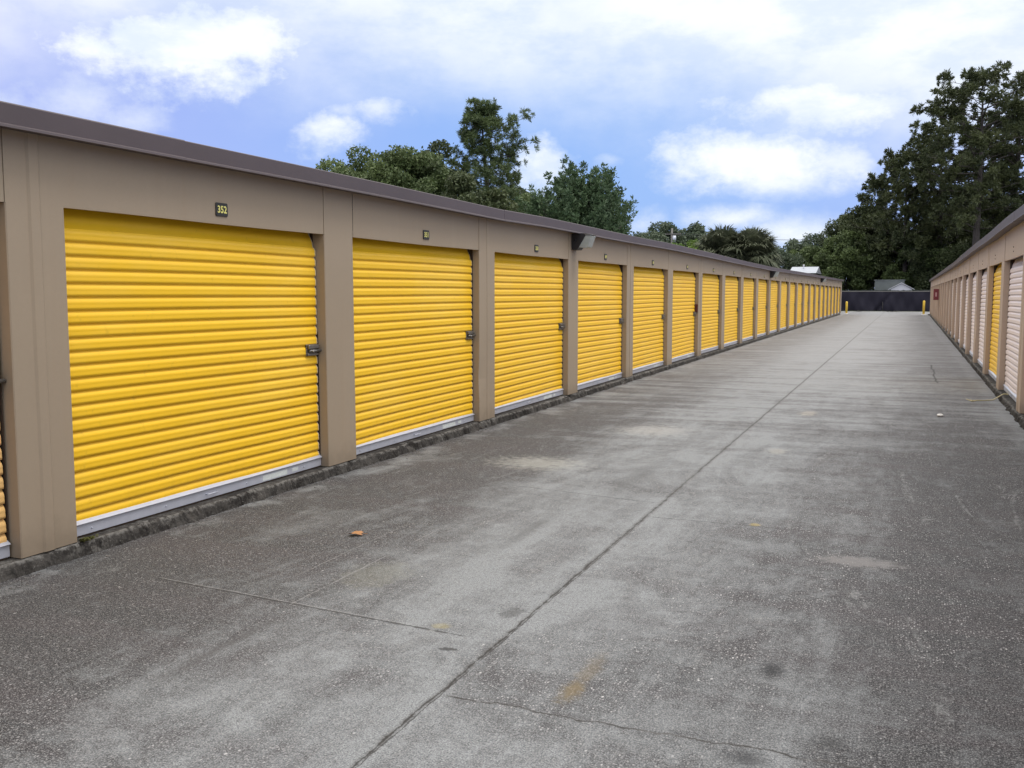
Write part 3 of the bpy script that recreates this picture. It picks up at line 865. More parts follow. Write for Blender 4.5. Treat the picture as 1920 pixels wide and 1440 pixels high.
# board fence, grey shed, white shed, house behind
def board_fence():
    root = empty('board_fence', (0, 103, 0)); tag(root, 'weathered grey board fence behind the dark fabric screen', 'fence')
    r = np.random.default_rng(3); m = MB(); x = -16.0
    while x < 20:
        w = 0.14; h = 2.02 + r.normal(0, 0.02)
        m.box(x, x + w - 0.012, r.normal(0, 0.004), 0.022, -0.02, h); x += w
    m.build('boards', M['fencewood'], root)
    m = MB(); m.box(-16, 20, 0.03, 0.07, 0.5, 0.6); m.box(-16, 20, 0.03, 0.07, 1.7, 1.8); m.build('rail', M['fencewood'], root)
board_fence()
def grey_shed():
    d = 107.0; xa = spot(1637, d)[0]; xb = spot(1692, d)[0]; zt = hgt_at(1650, 526, d)
    root = empty('grey_shed', (xa, 106.0, 0)); tag(root, 'grey ribbed metal shed showing above the dark fence', 'shed')
    W = xb - xa; m = MB(); n = 40; vs = []
    for i in range(n * 4 + 1):
        x = W * i / (n * 4); y = -0.04 if (i % 4) in (1, 2) else 0.0
        vs += [(x, y, 0), (x, y, zt)]
    m.add(vs, [(2 * i, 2 * i + 2, 2 * i + 3, 2 * i + 1) for i in range(n * 4)])
    m.box(0, 0.04, 0.0, 2.5, 0, zt); m.box(W - 0.04, W, 0.0, 2.5, 0, zt); m.box(0, W, 2.46, 2.5, 0, zt)
    m.build('wall', M['shedgrey'], root)
    m = MB(); m.box(-0.08, W + 0.08, -0.1, 2.6, zt + 0.002, zt + 0.06); m.build('roof', M['shedgrey'], root)
grey_shed()
def gable_shed():
    d = 104.8; xa = spot(1667, d)[0]; xb = spot(1706, d)[0]; zt = hgt_at(1685, 531, d); ze = hgt_at(1665, 542, d)
    root = empty('white_shed', (xa, 104.0, 0)); tag(root, 'little white shed with a gabled roof behind the dark fence', 'shed')
    W = xb - xa; m = MB(); n = 5
    m.prism([(0, 0), (W, 0), (W, ze), (W / 2, zt - 0.05), (0, ze)], 0, 1.6)
    m.build('wall', M['white'], root)
    m = MB()
    m.prism([(-0.25, ze - 0.08), (W / 2, zt), (W + 0.25, ze - 0.08), (W + 0.25, ze - 0.02), (W / 2, zt + 0.07), (-0.25, ze - 0.02)], -0.12, 1.7)
    m.build('roof', M['white'], root)
gable_shed()
def house():
    d = 107.0
    xa, y, _ = spot(1478, d); xb = spot(1538, d)[0]; zt = hgt_at(1500, 500, d); ze = hgt_at(1500, 513, d)
    root = empty('house', (xa + 0.5, y - 2, 0)); tag(root, 'pale house whose white roof shows above the left building', 'house')
    W = xb - xa - 1.3
    m = MB(); m.box(0, W, 0, 6, 0, ze); m.build('wall', M['palewall'], root)
    m = MB(); m.add([(-0.4, -0.4, ze), (W + 0.4, -0.4, ze), (W + 0.4, 6.4, ze), (-0.4, 6.4, ze), (-0.4, 3, zt), (W + 0.4, 3, zt)],
                    [(0, 1, 5, 4), (1, 2, 5), (2, 3, 4, 5), (3, 0, 4), (0, 3, 2, 1)])
    rf = m.build('roof', M['roofwhite'], root)
    m = MB(); m.tube([(W * 0.45, 2.0, zt - 0.4), (W * 0.45, 2.0, zt + 0.10)], [0.07, 0.07], 8); m.tube([(W * 0.45, 2.0, zt + 0.10), (W * 0.45, 2.0, zt + 0.2)], [0.13, 0.08], 8)
    m.build('vent', M['white'], rf)
    for fx in (0.25, 0.7):
        m = MB(); m.box(W * fx - 0.5, W * fx + 0.5, -0.03, -0.003, 1.0, 2.2); m.build('window', M['window'], root)
house()

# utility poles and wire
def pole(px, d, pytop, label, wires=False):
    x, y, _ = spot(px, d); zt = hgt_at(px, pytop, d)
    root = empty('utility_pole', (x, y, 0)); tag(root, label, 'utility pole')
    m = MB(); m.tube([(0, 0, -0.1), (0, 0, zt)], [0.17, 0.12], 8); m.build('shaft', M['pole'], root)
    m = MB(); m.box(-1.1, 1.1, -0.14, -0.02, zt - 0.75, zt - 0.63); m.build('crossarm', M['pole'], root)
    m = MB(); m.tube([(0.35, -0.25, zt - 1.7), (0.35, -0.25, zt - 0.9)], [0.2, 0.2], 10); m.build('transformer', M['alu'], root)
    if wires:
        for off in (-1.0, 1.0):
            m = MB(); pts = []
            for i in range(13):
                f = i / 12; pts.append((off + 30 * f, 8 * f, zt - 0.6 - 4 * 0.9 * f * (1 - f)))
            m.tube(pts, [0.012] * 13, 4); m.build('wire', M['wire'], root)
pole(1257, 118, 428, 'distant utility pole in front of the umbrella shaped trees', True)

# ------------------------------------------------------------------ small things lying on the concrete
def dry_leaf(loc):
    m = MB(); n = 26; vs = [(0, 0, 0.012)]
    for i in range(n):
        a = 2 * math.pi * i / n
        rr = 0.052 * (0.72 + 0.32 * abs(math.sin(a * 2.5 + 0.4)) + 0.10 * math.sin(a * 9))
        vs.append((rr * math.cos(a), rr * 0.8 * math.sin(a), 0.006 + 0.018 * abs(math.sin(a + 0.6))))
    m.add(vs, [(0, 1 + i, 1 + (i + 1) % n) for i in range(n)], True)
    root = empty('fallen_leaf', loc, 0.5); tag(root, 'dry orange brown leaf lying alone on the dark concrete', 'leaf')
    m.build('blade', M['leafdry'], root)
    m = MB(); m.tube([(0.03, 0, 0.012), (0.06, 0.012, 0.008), (0.082, 0.018, 0.003)], [0.0018, 0.0015, 0.001], 5); m.build('stem', M['leafdry'], root)
dry_leaf((-3.45, 5.60, 0.002))
def pebble(name, loc, s, mat, seed):
    r = np.random.default_rng(seed); m = MB(); vs = []; fs = []; nu, nv = 9, 6
    for j in range(nv + 1):
        for i in range(nu):
            th = math.pi * j / nv; ph = 2 * math.pi * i / nu; k = 1 + r.normal(0, 0.07)
            vs.append((s[0] * k * math.sin(th) * math.cos(ph), s[1] * k * math.sin(th) * math.sin(ph), s[2] * (k * math.cos(th) + 0.8)))
    for j in range(nv):
        for i in range(nu): fs.append((j * nu + i, (j + 1) * nu + i, (j + 1) * nu + (i + 1) % nu, j * nu + (i + 1) % nu))
    m.add(vs, fs, True); return m.build(name, mat, None, loc)
tag(pebble('stone', (0.49, 14.18, 0), (0.045, 0.055, 0.022), M['stone'], 1), 'pale stone lying on the brownish concrete towards the right building', 'stone')
m = MB(); r = np.random.default_rng(2)
pts = [(1.00, 16.35, 0.006), (1.05, 16.42, 0.008), (1.10, 16.50, 0.007), (1.20, 16.55, 0.006), (1.32, 16.62, 0.012), (1.40, 16.68, 0.06), (1.47, 16.72, 0.10), (1.55, 16.70, 0.098), (1.57, 16.78, 0.097)]
m.tube(pts, [0.012, 0.011, 0.008, 0.007, 0.007, 0.008, 0.009, 0.012, 0.008], 6)
for i in range(16):
    c0 = pts[0] if i % 2 else pts[7]
    m.tube([c0, (c0[0] + r.normal(0, 0.03), c0[1] + r.normal(0, 0.07), c0[2] + 0.004 + abs(r.normal(0, 0.015)))], [0.006, 0.003], 4)
o = m.build('twine', M['twine']); tag(o, 'frayed pale twine lying across the slab edge of the right building', 'twine')
m = MB(); r = np.random.default_rng(8)
for i in range(420):
    x = XL + 0.002 + abs(r.normal(0, 0.016)); y = Y0L + WP + 0.012 + abs(r.normal(0, 0.05)); z = ZS + r.uniform(0, 0.012)
    a = r.uniform(0, 6.28); s_ = r.uniform(0.004, 0.010)
    m.add([(x, y, z), (x + s_ * math.cos(a), y + s_ * math.sin(a), z + s_), (x - s_ * math.sin(a), y + s_ * math.cos(a), z + s_ * 1.3)], [(0, 1, 2)])
o = m.build('moss', M['moss']); tag(o, 'small olive tuft of moss at the foot of the nearest whole pillar', 'moss', kind='stuff')
# chips of concrete crumbled off the slab edge
r = np.random.default_rng(14); m = MB()
for i in range(70):
    y = 3.6 + r.uniform(0, 1) ** 1.5 * 16; x = XL + 0.09 + abs(r.normal(0, 0.07)); s_ = r.uniform(0.003, 0.010)
    vs = [(x + s_ * r.uniform(0.6, 1.2) * math.cos(a), y + s_ * r.uniform(0.6, 1.2) * math.sin(a), zz_) for zz_ in (0.001, s_ * 0.7) for a in (0, 1.3, 2.6, 3.9, 5.1)]
    m.add(vs, [(i_, (i_ + 1) % 5, 5 + (i_ + 1) % 5, 5 + i_) for i_ in range(5)] + [(5, 6, 7, 8, 9)])
o = m.build('rubble', M['rubble']); tag(o, 'crumbs of concrete strewn along the left slab edge', 'rubble', kind='stuff')

# ------------------------------------------------------------------ trees
def leaf_quads(cent, size, rg, aspect=0.55, updir=None, ub=0.0):
    """one kite per centre, random orientation"""
    n = len(cent)
    d = rg.normal(size=(n, 3)); d /= np.linalg.norm(d, axis=1, keepdims=True)
    if updir is not None: d = d * (1 - ub) + updir * ub; d /= np.linalg.norm(d, axis=1, keepdims=True) + 1e-9
    e = rg.normal(size=(n, 3)); e -= (e * d).sum(1, keepdims=True) * d; e /= np.linalg.norm(e, axis=1, keepdims=True) + 1e-9
    s = (size * rg.uniform(0.6, 1.4, n))[:, None]
    A = cent - d * s * 0.5; Cc = cent + d * s * 0.5; B = cent + e * s * aspect * 0.5 - d * s * 0.05; Dd = cent - e * s * aspect * 0.5 - d * s * 0.05
    V = np.stack([A, B, Cc, Dd], 1).reshape(-1, 3)
    return V
def quads_mesh(name, V):
    n = len(V) // 4
    return mesh_np(name, V, np.arange(n * 4).reshape(n, 4))
def in_clumps(cl, n, rg, shell=0.55):
    """cl: (m,4) centre + radius. random points biased outwards, in proportion to r^2"""
    w = cl[:, 3] ** 2; idx = rg.choice(len(cl), n, p=w / w.sum())
    d = rg.normal(size=(n, 3)); d /= np.linalg.norm(d, axis=1, keepdims=True)
    rr = cl[idx, 3] * (shell + (1.08 - shell) * rg.uniform(0, 1, n) ** 0.7)
    flat = np.array([1, 1, 0.75])
    return cl[idx, :3] + d * rr[:, None] * flat, d

def limb(m, a, b, r0, r1, rg, bend=0.12, seg=6):
    a = np.array(a, float); b = np.array(b, float); L = np.linalg.norm(b - a)
    off = rg.normal(size=3) * L * bend
    pts = [a + (b - a) * f + off * math.sin(f * math.pi) for f in np.linspace(0, 1, 6)]
    m.tube(pts, list(np.linspace(r0, r1, 6)), seg)
    return pts

def broadleaf(name, loc, H, W, label, mat, seed, n=26000, leaf=0.16, group=None, trunk_frac=0.28, clumps=60, lump=0.17, cat='tree', aspect=0.6, asym=None, base=0.22, bark='bark', up=0.0, shape=1.0):
    rg = np.random.default_rng(seed)
    root = empty(name, loc); tag(root, label, cat, group)
    zc = H * (1 + base) / 2; hz = H * (1 - base) / 2
    cl = []
    for i in range(clumps):
        d = rg.normal(size=3); d /= np.linalg.norm(d)
        if d[2] < -0.2 and rg.random() < 0.4: d[2] *= -1
        rr = rg.uniform(0.35, 0.90) if i % 3 else rg.uniform(0.72, 1.0)
        th = math.atan2(d[1], d[0])
        env = 1 + 0.16 * math.sin(2 * th + seed) + 0.12 * math.sin(3 * th + 2 * seed) + 0.10 * math.sin(5 * d[2] + seed)
        p = np.array([d[0] * W / 2 * rr * env, d[1] * W / 2 * rr * env, zc + d[2] * hz * rr * (0.9 + 0.1 * env)])
        if p[2] > zc: p[:2] *= (1 - 0.25 * shape * ((p[2] - zc) / hz) ** 2)
        if asym is not None: p[:2] += np.array(asym) * (p[2] / H)
        r = min(W, H) * lump * rg.uniform(0.55, 1.25)
        p[2] = min(p[2], H - r * 0.62)
        cl.append((*p, r))
    cl = np.array(cl)
    pts, d = in_clumps(cl, n, rg)
    # satellites: small sprigs that break the outline
    sp, _ = in_clumps(cl, n // 9, rg, 1.0); sp = sp + rg.normal(0, leaf * 0.5, sp.shape)
    allp = np.concatenate([pts, sp])
    upv = np.array([0, 0, 1.0])
    V = leaf_quads(allp, leaf, rg, aspect, upv if up else None, up)
    obj('crown', quads_mesh('crown', V), M[mat], root)
    m = MB()
    th = H * trunk_frac; r0 = 0.028 * H
    top = np.array([rg.normal(0, 0.02 * H), rg.normal(0, 0.02 * H), th])
    m.tube([(0, 0, -0.1), (top[0] * 0.3, top[1] * 0.3, th * 0.3), (top[0], top[1], th)], [r0 * 1.3, r0, r0 * 0.8], 10)
    order = rg.choice(len(cl), min(len(cl), 26), replace=False)
    for q in order:
        p = cl[q, :3]
        s0 = top * (1 - 0.0) + np.array([0, 0, rg.uniform(-0.12, 0.10) * H])
        pts2 = limb(m, s0, s0 + (p - s0) * 0.95, r0 * 0.34, r0 * 0.06, rg, 0.08, 6)
        for _ in range(2):
            e = pts2[3] + rg.normal(size=3) * cl[q, 3] * 0.9
            limb(m, pts2[3], e, r0 * 0.12, r0 * 0.03, rg, 0.1, 4)
    m.build('trunk', M[bark], root)
    return root

def tufts_mesh(cent, dirs, rad, nper, width, rg, spread=0.9):
    """needle bursts: blades radiating from each centre"""
    n = len(cent); N = n * nper
    c = np.repeat(cent, nper, 0); ax = np.repeat(dirs, nper, 0)
    d = rg.normal(size=(N, 3)); d /= np.linalg.norm(d, axis=1, keepdims=True)
    d = d * spread + ax * 0.55; d /= np.linalg.norm(d, axis=1, keepdims=True)
    L = (np.repeat(rad, nper) * rg.uniform(0.65, 1.15, N))[:, None]
    e = rg.normal(size=(N, 3)); e -= (e * d).sum(1, keepdims=True) * d; e /= np.linalg.norm(e, axis=1, keepdims=True) + 1e-9
    w = width * rg.uniform(0.7, 1.3, (N, 1))
    A = c + d * L * 0.05; B = c + d * L * 0.6 + e * w; Cc = c + d * L; Dd = c + d * L * 0.6 - e * w
    return np.stack([A, B, Cc, Dd], 1).reshape(-1, 3)

def pine(loc, H, label, mat, seed, prof, crown0=0.35, nb=46, tuft=0.45, nper=22, width=0.035, per=9, lean=(0, 0), group=None, r0=None, name='pine_tree', side=None, sub=4, rise=0.28, irr=0.0):
    """prof: list of (height fraction, branch reach in m)"""
    rg = np.random.default_rng(seed)
    root = empty(name, loc); tag(root, label, 'pine tree' if name == 'pine_tree' else 'tree', group)
    r0 = r0 or 0.017 * H
    m = MB()
    tp = lambda f: np.array([lean[0] * f ** 1.4 + 0.10 * math.sin(f * 5 + seed), lean[1] * f ** 1.4 + 0.10 * math.cos(f * 4 + seed), f * H])
    fr = np.linspace(0, 0.985, 14); m.tube([tp(f) for f in fr], [r0 * (1.15 - 1.05 * f ** 1.2) for f in fr], 10)
    cen = []; dr = []
    hf = [a for a, b in prof]; hr = [b for a, b in prof]
    ang = rg.uniform(0, 6.28)
    for i in range(nb):
        f = crown0 + (0.975 - crown0) * ((i + rg.uniform(0, 1)) / nb) ** 0.9
        L = np.interp(f, hf, hr) * rg.uniform(0.55, 1.12)
        ang += 2.4 + rg.normal(0, 0.35)
        if irr: L *= 1 + irr * math.sin(ang * 1.0 + f * 17 + seed) + rg.normal(0, irr * 0.3); L = max(L, 0.25)
        if side is not None and rg.random() < 0.35: ang = side + rg.normal(0, 0.5)
        up_ = rise + 0.5 * max(0, f - 0.6) + rg.normal(0, 0.10)
        u = np.array([math.cos(ang), math.sin(ang), up_]); u /= np.linalg.norm(u)
        a = tp(f); b = a + u * L; b[2] -= 0.06 * L
        rb = max(0.012 * H * 0.35 * (L / max(hr)), 0.02)
        pp = limb(m, a, b, rb, rb * 0.25, rg, 0.07, 5)
        for s in range(sub + int(L * 0.6)):
            q = 1.0 if s == 0 else rg.uniform(0.40, 1.0)
            j = min(int(q * 5), 4); base = pp[j] + (pp[j + 1] - pp[j]) * (q * 5 - j)
            v = u * 0.6 + rg.normal(size=3) * np.array([0.7, 0.7, 0.35]); v[2] += 0.30; v /= np.linalg.norm(v)
            l2 = tuft * rg.uniform(1.2, 2.6)
            e = base + v * l2
            limb(m, base, e, rb * 0.35, rb * 0.18, rg, 0.08, 4)
            for t_ in range(per):
                c = base + v * l2 * rg.uniform(0.75, 1.15) + rg.normal(size=3) * tuft * 0.55 * (0.3 if t_ == 0 else 1)
                cen.append(c); dd = v + np.array([0, 0, 0.5]); dr.append(dd / np.linalg.norm(dd))
    for t_ in range(14):
        cen.append(tp(1.0) + rg.normal(size=3) * tuft * np.array([0.6, 0.6, 0.9]) - np.array([0, 0, tuft * 0.6])); dr.append(np.array([0, 0, 1.0]))
    cen = np.array(cen); dr = np.array(dr)
    V = tufts_mesh(cen, dr, tuft * rg.uniform(0.7, 1.25, len(cen)), nper, width, rg)
    obj('crown', quads_mesh('crown', V), M[mat], root)
    m.build('trunk', M['bark_pine'], root)
    return root

def cedar(loc, H, W, label, seed):
    """rounded tree of upright pointed sprays"""
    rg = np.random.default_rng(seed); root = empty('bushy_tree', loc); tag(root, label, 'tree')
    m = MB(); r0 = 0.03 * H
    m.tube([(0, 0, -0.1), (0.1, 0, H * 0.3), (0.0, 0.1, H * 0.6)], [r0 * 1.2, r0, r0 * 0.5], 9)
    cen = []; dr = []; rad = []
    for i in range(430):
        d = rg.normal(size=3); d /= np.linalg.norm(d); d[2] = abs(d[2]) if rg.random() < 0.8 else d[2]
        k = rg.uniform(0.45, 1.0)
        th = math.atan2(d[1], d[0])
        env = 1 + 0.14 * math.sin(3 * th + seed) + 0.1 * math.sin(5 * d[2] * 2 + seed)
        p = np.array([d[0] * W / 2 * k * env, d[1] * W / 2 * k * env, H * 0.42 + d[2] * H * 0.50 * k])
        out = np.array([d[0] * 0.35, d[1] * 0.35, 1.0]); out /= np.linalg.norm(out)
        l = rg.uniform(0.45, 0.95)
        if i % 5 == 0:
            s0 = np.array([0, 0, H * rg.uniform(0.22, 0.5)]); limb(m, s0, p, r0 * 0.28, r0 * 0.06, rg, 0.06, 5)
        for q in range(26):
            f = rg.uniform(0, 1); c = p + out * l * f + rg.normal(size=3) * 0.16 * (1.15 - f)
            cen.append(c); dd = out + rg.normal(size=3) * 0.35; dr.append(dd / np.linalg.norm(dd)); rad.append(0.20)
    cen = np.array(cen); V = tufts_mesh(cen, np.array(dr), np.array(rad), 5, 0.028, rg, 0.55)
    obj('crown', quads_mesh('crown', V), M['cedar'], root)
    m.build('trunk', M['bark'], root)
    return root

def palm(loc, H, Rr, label, seed, group):
    """fan palm: shaggy trunk, globe of costapalmate fans"""
    rg = np.random.default_rng(seed); root = empty('palm_tree', loc); tag(root, label, 'palm tree', group)
    m = MB(); n = 16
    m.tube([(0.05 * math.sin(i), 0.04 * math.cos(i * 1.3), (H - 0.3) * i / (n - 1)) for i in range(n)], [0.20 + 0.02 * (i % 2) for i in range(n)], 10)
    m.build('trunk', M['bark'], root)
    def fans(count, emin, emax, mat, nm, L):
        V = []; st = MB()
        for i in range(count):
            a = rg.uniform(0, 6.28); el = rg.uniform(emin, emax)
            u = np.array([math.cos(a) * math.cos(el), math.sin(a) * math.cos(el), math.sin(el)])
            base = np.array([0, 0, H - 0.15]) + u * 0.12
            pl = L * rg.uniform(0.35, 0.62); hub = base + u * pl; hub[2] -= 0.12 * pl
            st.tube([base, (base + hub) / 2 + np.array([0, 0, 0.05]), hub], [0.022, 0.018, 0.012], 5)
            t = np.array([-math.sin(a), math.cos(a), 0.0]); nrm = np.cross(u, t)
            nb = 30
            for j in range(nb):
                f = (j / (nb - 1) - 0.5) * 2; ph = f * 1.9
                d = u * math.cos(ph) + t * math.sin(ph); d = d + nrm * rg.normal(0, 0.06); d /= np.linalg.norm(d)
                l = L * 0.50 * (1 - 0.25 * abs(f)) * rg.uniform(0.85, 1.1)
                p1 = hub + d * l * 0.55; p2 = hub + d * l; p1[2] -= 0.03 * l; p2[2] -= 0.35 * l * rg.uniform(0.5, 1.5)
                w = np.cross(d, nrm); w /= np.linalg.norm(w) + 1e-9; w *= 0.032
                V += [hub, p1 + w, p2, p1 - w]
        obj(nm, quads_mesh(nm, np.array(V)), M[mat], root)
        st.build(nm + '_stems', M['palmdead' if 'dead' in mat else 'palm'], root)
    fans(170, -0.7, 1.45, 'palm', 'crown', Rr)
    fans(26, -1.35, -0.6, 'palmdead', 'dead_skirt', Rr * 0.8)
    return root

def place_broad(px, d, pytop, wpx, label, mat, seed, **kw):
    H = hgt_at(px, pytop, d); W = wpx / FPX * d
    nm = kw.pop('name', 'leafy_tree')
    return broadleaf(nm, spot(px, d), H, W, label, mat, seed, **kw)

gL = 'trees behind the left building'
place_broad(672, 44, 276, 200, 'leafy tree at the left end of the tree group above the roof', 'oak', 101, n=46000, leaf=0.13, group=gL, clumps=120, lump=0.12)
place_broad(768, 41, 268, 215, 'rounded leafy tree left of the tall pine', 'oak', 102, n=52000, leaf=0.13, group=gL, clumps=125, lump=0.115)
place_broad(815, 50, 262, 120, 'dark rounded tree crown close behind the rounded leafy tree', 'oakdark', 103, n=22000, leaf=0.15, group=gL, clumps=50, lump=0.16)
place_broad(885, 38, 320, 180, 'low dense tree in front of the tall pine', 'oakdark', 104, n=36000, leaf=0.13, group=gL, clumps=75, lump=0.13)
place_broad(990, 46, 362, 150, 'low dense tree between the tall pine and the upright bushy tree', 'oak', 105, n=22000, leaf=0.13, group=gL, clumps=50, lump=0.15)
place_broad(962, 58, 325, 100, 'dark leafy crown just right of the tall pine', 'oakdark', 106, n=16000, leaf=0.16, group=gL, clumps=40, lump=0.16)
d = 52
Hp = hgt_at(922, 200, d)
pine(spot(921, d), Hp, 'tall tufted pine rising above the trees behind the left building', 'pine', 31,
     [(0.3, 2.6), (0.49, 2.7), (0.60, 2.3), (0.70, 1.9), (0.78, 1.5), (0.85, 1.5), (0.89, 0.75), (0.95, 0.38), (1.0, 0.2)], crown0=0.38, nb=76, tuft=0.26, nper=36, width=0.017, per=4, sub=4, irr=0.42, lean=(-0.35, -0.15))
Hc = hgt_at(1085, 300, 40)
cedar(spot(1088, 40), Hc, 205 / FPX * 40, 'bushy tree of upright pointed sprays beyond the nearest wall light', 41)

gF = 'distant trees beyond the middle of the left roof'
for i, (px, top, w, d) in enumerate(((1190, 428, 85, 120), (1243, 418, 88, 125), (1292, 419, 76, 130), (1338, 437, 80, 118), (1222, 436, 100, 112))):
    lab = ['low distant crown at the left end of the far tree line', 'distant domed crown left of the far tree line centre', 'distant domed crown right behind the light green shrub',
           'distant crown behind the left side of the palms', 'distant low crown in front of the far domed crowns'][i]
    place_broad(px, d, top, w, lab, 'far', 200 + i, n=14000, leaf=0.28, group=gF, clumps=40, lump=0.17, name='distant_tree')
place_broad(1285, 62, 441, 70, 'light green shrub beside the palms above the roof', 'lime', 210, n=9000, leaf=0.14, name='green_shrub', clumps=34, lump=0.16)
gP = 'fan palms above the left roof'
for px, d, top, R_, lab, sd in ((1352, 50, 421, 1.75, 'shaggy fan palm, left one of the pair above the roof', 51), (1401, 49, 423, 1.65, 'shaggy fan palm, right one of the pair above the roof', 52)):
    H = hgt_at(px, top, d) - R_ * 0.80
    palm(spot(px, d), H, R_, lab, sd, gP)
gG = 'trees beyond the far end of the left building'
place_broad(1445, 116, 466, 110, 'mid green tree just right of the palms', 'far', 301, n=14000, leaf=0.26, group=gG, clumps=40, lump=0.16)
place_broad(1512, 135, 440, 75, 'umbrella shaped crown on the skyline above the white roof', 'far', 302, n=9000, leaf=0.28, group=gG, clumps=26, lump=0.2, base=0.55)
place_broad(1515, 120, 462, 95, 'bushy tree directly behind the white roof', 'oak', 303, n=14000, leaf=0.24, group=gG, clumps=40, lump=0.16)
place_broad(1405, 100, 455, 90, 'tree crown behind the fan palms', 'far', 304, n=10000, leaf=0.26, group=gG, clumps=30, lump=0.18)

gH = 'trees beyond the fence at the end'
place_broad(1592, 117, 434, 110, 'bushy tree in front of the wood, right of the white roof', 'oak', 401, n=26000, leaf=0.24, group=gH, clumps=70, lump=0.13, base=0.05)
place_broad(1613, 122, 375, 140, 'broad dark tree at the left edge of the wood', 'oakdark', 402, n=40000, leaf=0.24, group=gH, clumps=95, lump=0.12, base=0.02)
place_broad(1668, 118, 425, 120, 'dense dark tree over the grey shed', 'oakdark', 403, n=40000, leaf=0.24, group=gH, clumps=95, lump=0.12, base=0.02)
place_broad(1725, 114, 440, 100, 'green bushy tree by the far end of the right building', 'oak', 404, n=24000, leaf=0.22, group=gH, clumps=60, lump=0.13, base=0.02)
place_broad(1745, 128, 400, 120, 'dense dark tree between the two biggest pines', 'oakdark', 405, n=26000, leaf=0.24, group=gH, clumps=60, lump=0.12, base=0.02)
place_broad(1835, 128, 375, 150, 'dense dark tree under the tallest pine', 'oakdark', 406, n=40000, leaf=0.26, group=gH, clumps=90, lump=0.12, base=0.02)
place_broad(1915, 120, 350, 130, 'dark tree above the right roof at the right edge', 'oakdark', 407, n=40000, leaf=0.26, group=gH, clumps=90, lump=0.12, base=0.02)
place_broad(1775, 112, 460, 110, 'low dark tree against the end of the right building', 'oakdark', 408, n=22000, leaf=0.24, group=gH, clumps=60, lump=0.13, base=0.0)
place_broad(1785, 132, 330, 120, 'dense dark tree hidden among the pine trunks of the wood', 'oakdark', 409, n=13000, leaf=0.26, group=gH, clumps=70, lump=0.12, base=0.05)
gI = 'tall pines of the wood at the right'
def bigpine(px, d, top, label, seed, prof, **kw):
    return pine(spot(px, d), hgt_at(px, top + 26, d), label, 'pinedark', seed, prof, group=gI, **kw)
bigpine(1822, 106, 122, 'tallest pine of the wood, with a straight trunk showing below its crown', 501, [(0.3, 3.5), (0.5, 5.2), (0.65, 6.0), (0.80, 5.6), (0.92, 4.0), (1.0, 1.2)],
        crown0=0.33, nb=62, tuft=0.47, nper=34, width=0.048, per=4, sub=4, r0=0.36)
bigpine(1752, 116, 215, 'tall pine on the left shoulder of the tallest pine', 502, [(0.2, 4.0), (0.5, 6.0), (0.75, 5.4), (0.9, 3.8), (1.0, 1.2)],
        crown0=0.28, nb=54, tuft=0.50, nper=30, width=0.055, per=4, sub=3, r0=0.32)
bigpine(1690, 114, 272, 'pine with open tufted branches left in the wood', 503, [(0.2, 4.0), (0.45, 5.0), (0.75, 4.4), (0.9, 2.8), (1.0, 1.0)],
        crown0=0.28, nb=50, tuft=0.48, nper=30, width=0.055, per=4, sub=3, r0=0.26)
bigpine(1652, 122, 318, 'smaller pine sticking out at the left side of the wood', 504, [(0.3, 3.0), (0.6, 3.8), (0.85, 2.8), (1.0, 0.9)],
        crown0=0.38, nb=26, tuft=0.50, nper=30, width=0.055, per=4, sub=2, r0=0.22)
bigpine(1893, 112, 190, 'tall pine at the right edge beside the tallest pine', 505, [(0.25, 3.0), (0.5, 5.6), (0.75, 5.8), (0.9, 4.2), (1.0, 1.6)],
        crown0=0.32, nb=50, tuft=0.48, nper=30, width=0.055, per=4, sub=4, r0=0.32)
bigpine(1955, 118, 185, 'tall pine cut by the right edge of the view', 506, [(0.25, 3.0), (0.5, 6.0), (0.75, 6.0), (0.9, 4.4), (1.0, 1.6)],
        crown0=0.30, nb=42, tuft=0.50, nper=30, width=0.055, per=4, sub=3, r0=0.32)

# ------------------------------------------------------------------ light and sky
SUN_EL, SUN_AZ = 66.0, 84.0       # compass-like: direction the sun stands in, from +y clockwise
sx, sy = math.sin(R(SUN_AZ)), math.cos(R(SUN_AZ))
sl = D.lights.new('sun', 'SUN'); so = D.objects.new('sun', sl); C.objects.link(so)
sl.energy = 1.4; sl.angle = R(20); sl.color = (1.0, 0.97, 0.93)
so.rotation_euler = (R(90 - SUN_EL), 0, math.atan2(sx, -sy) if False else 0)
import mathutils
dirv = mathutils.Vector((sx * math.cos(R(SUN_EL)), sy * math.cos(R(SUN_EL)), math.sin(R(SUN_EL))))
so.rotation_mode = 'QUATERNION'; so.rotation_quaternion = dirv.to_track_quat('Z', 'Y')

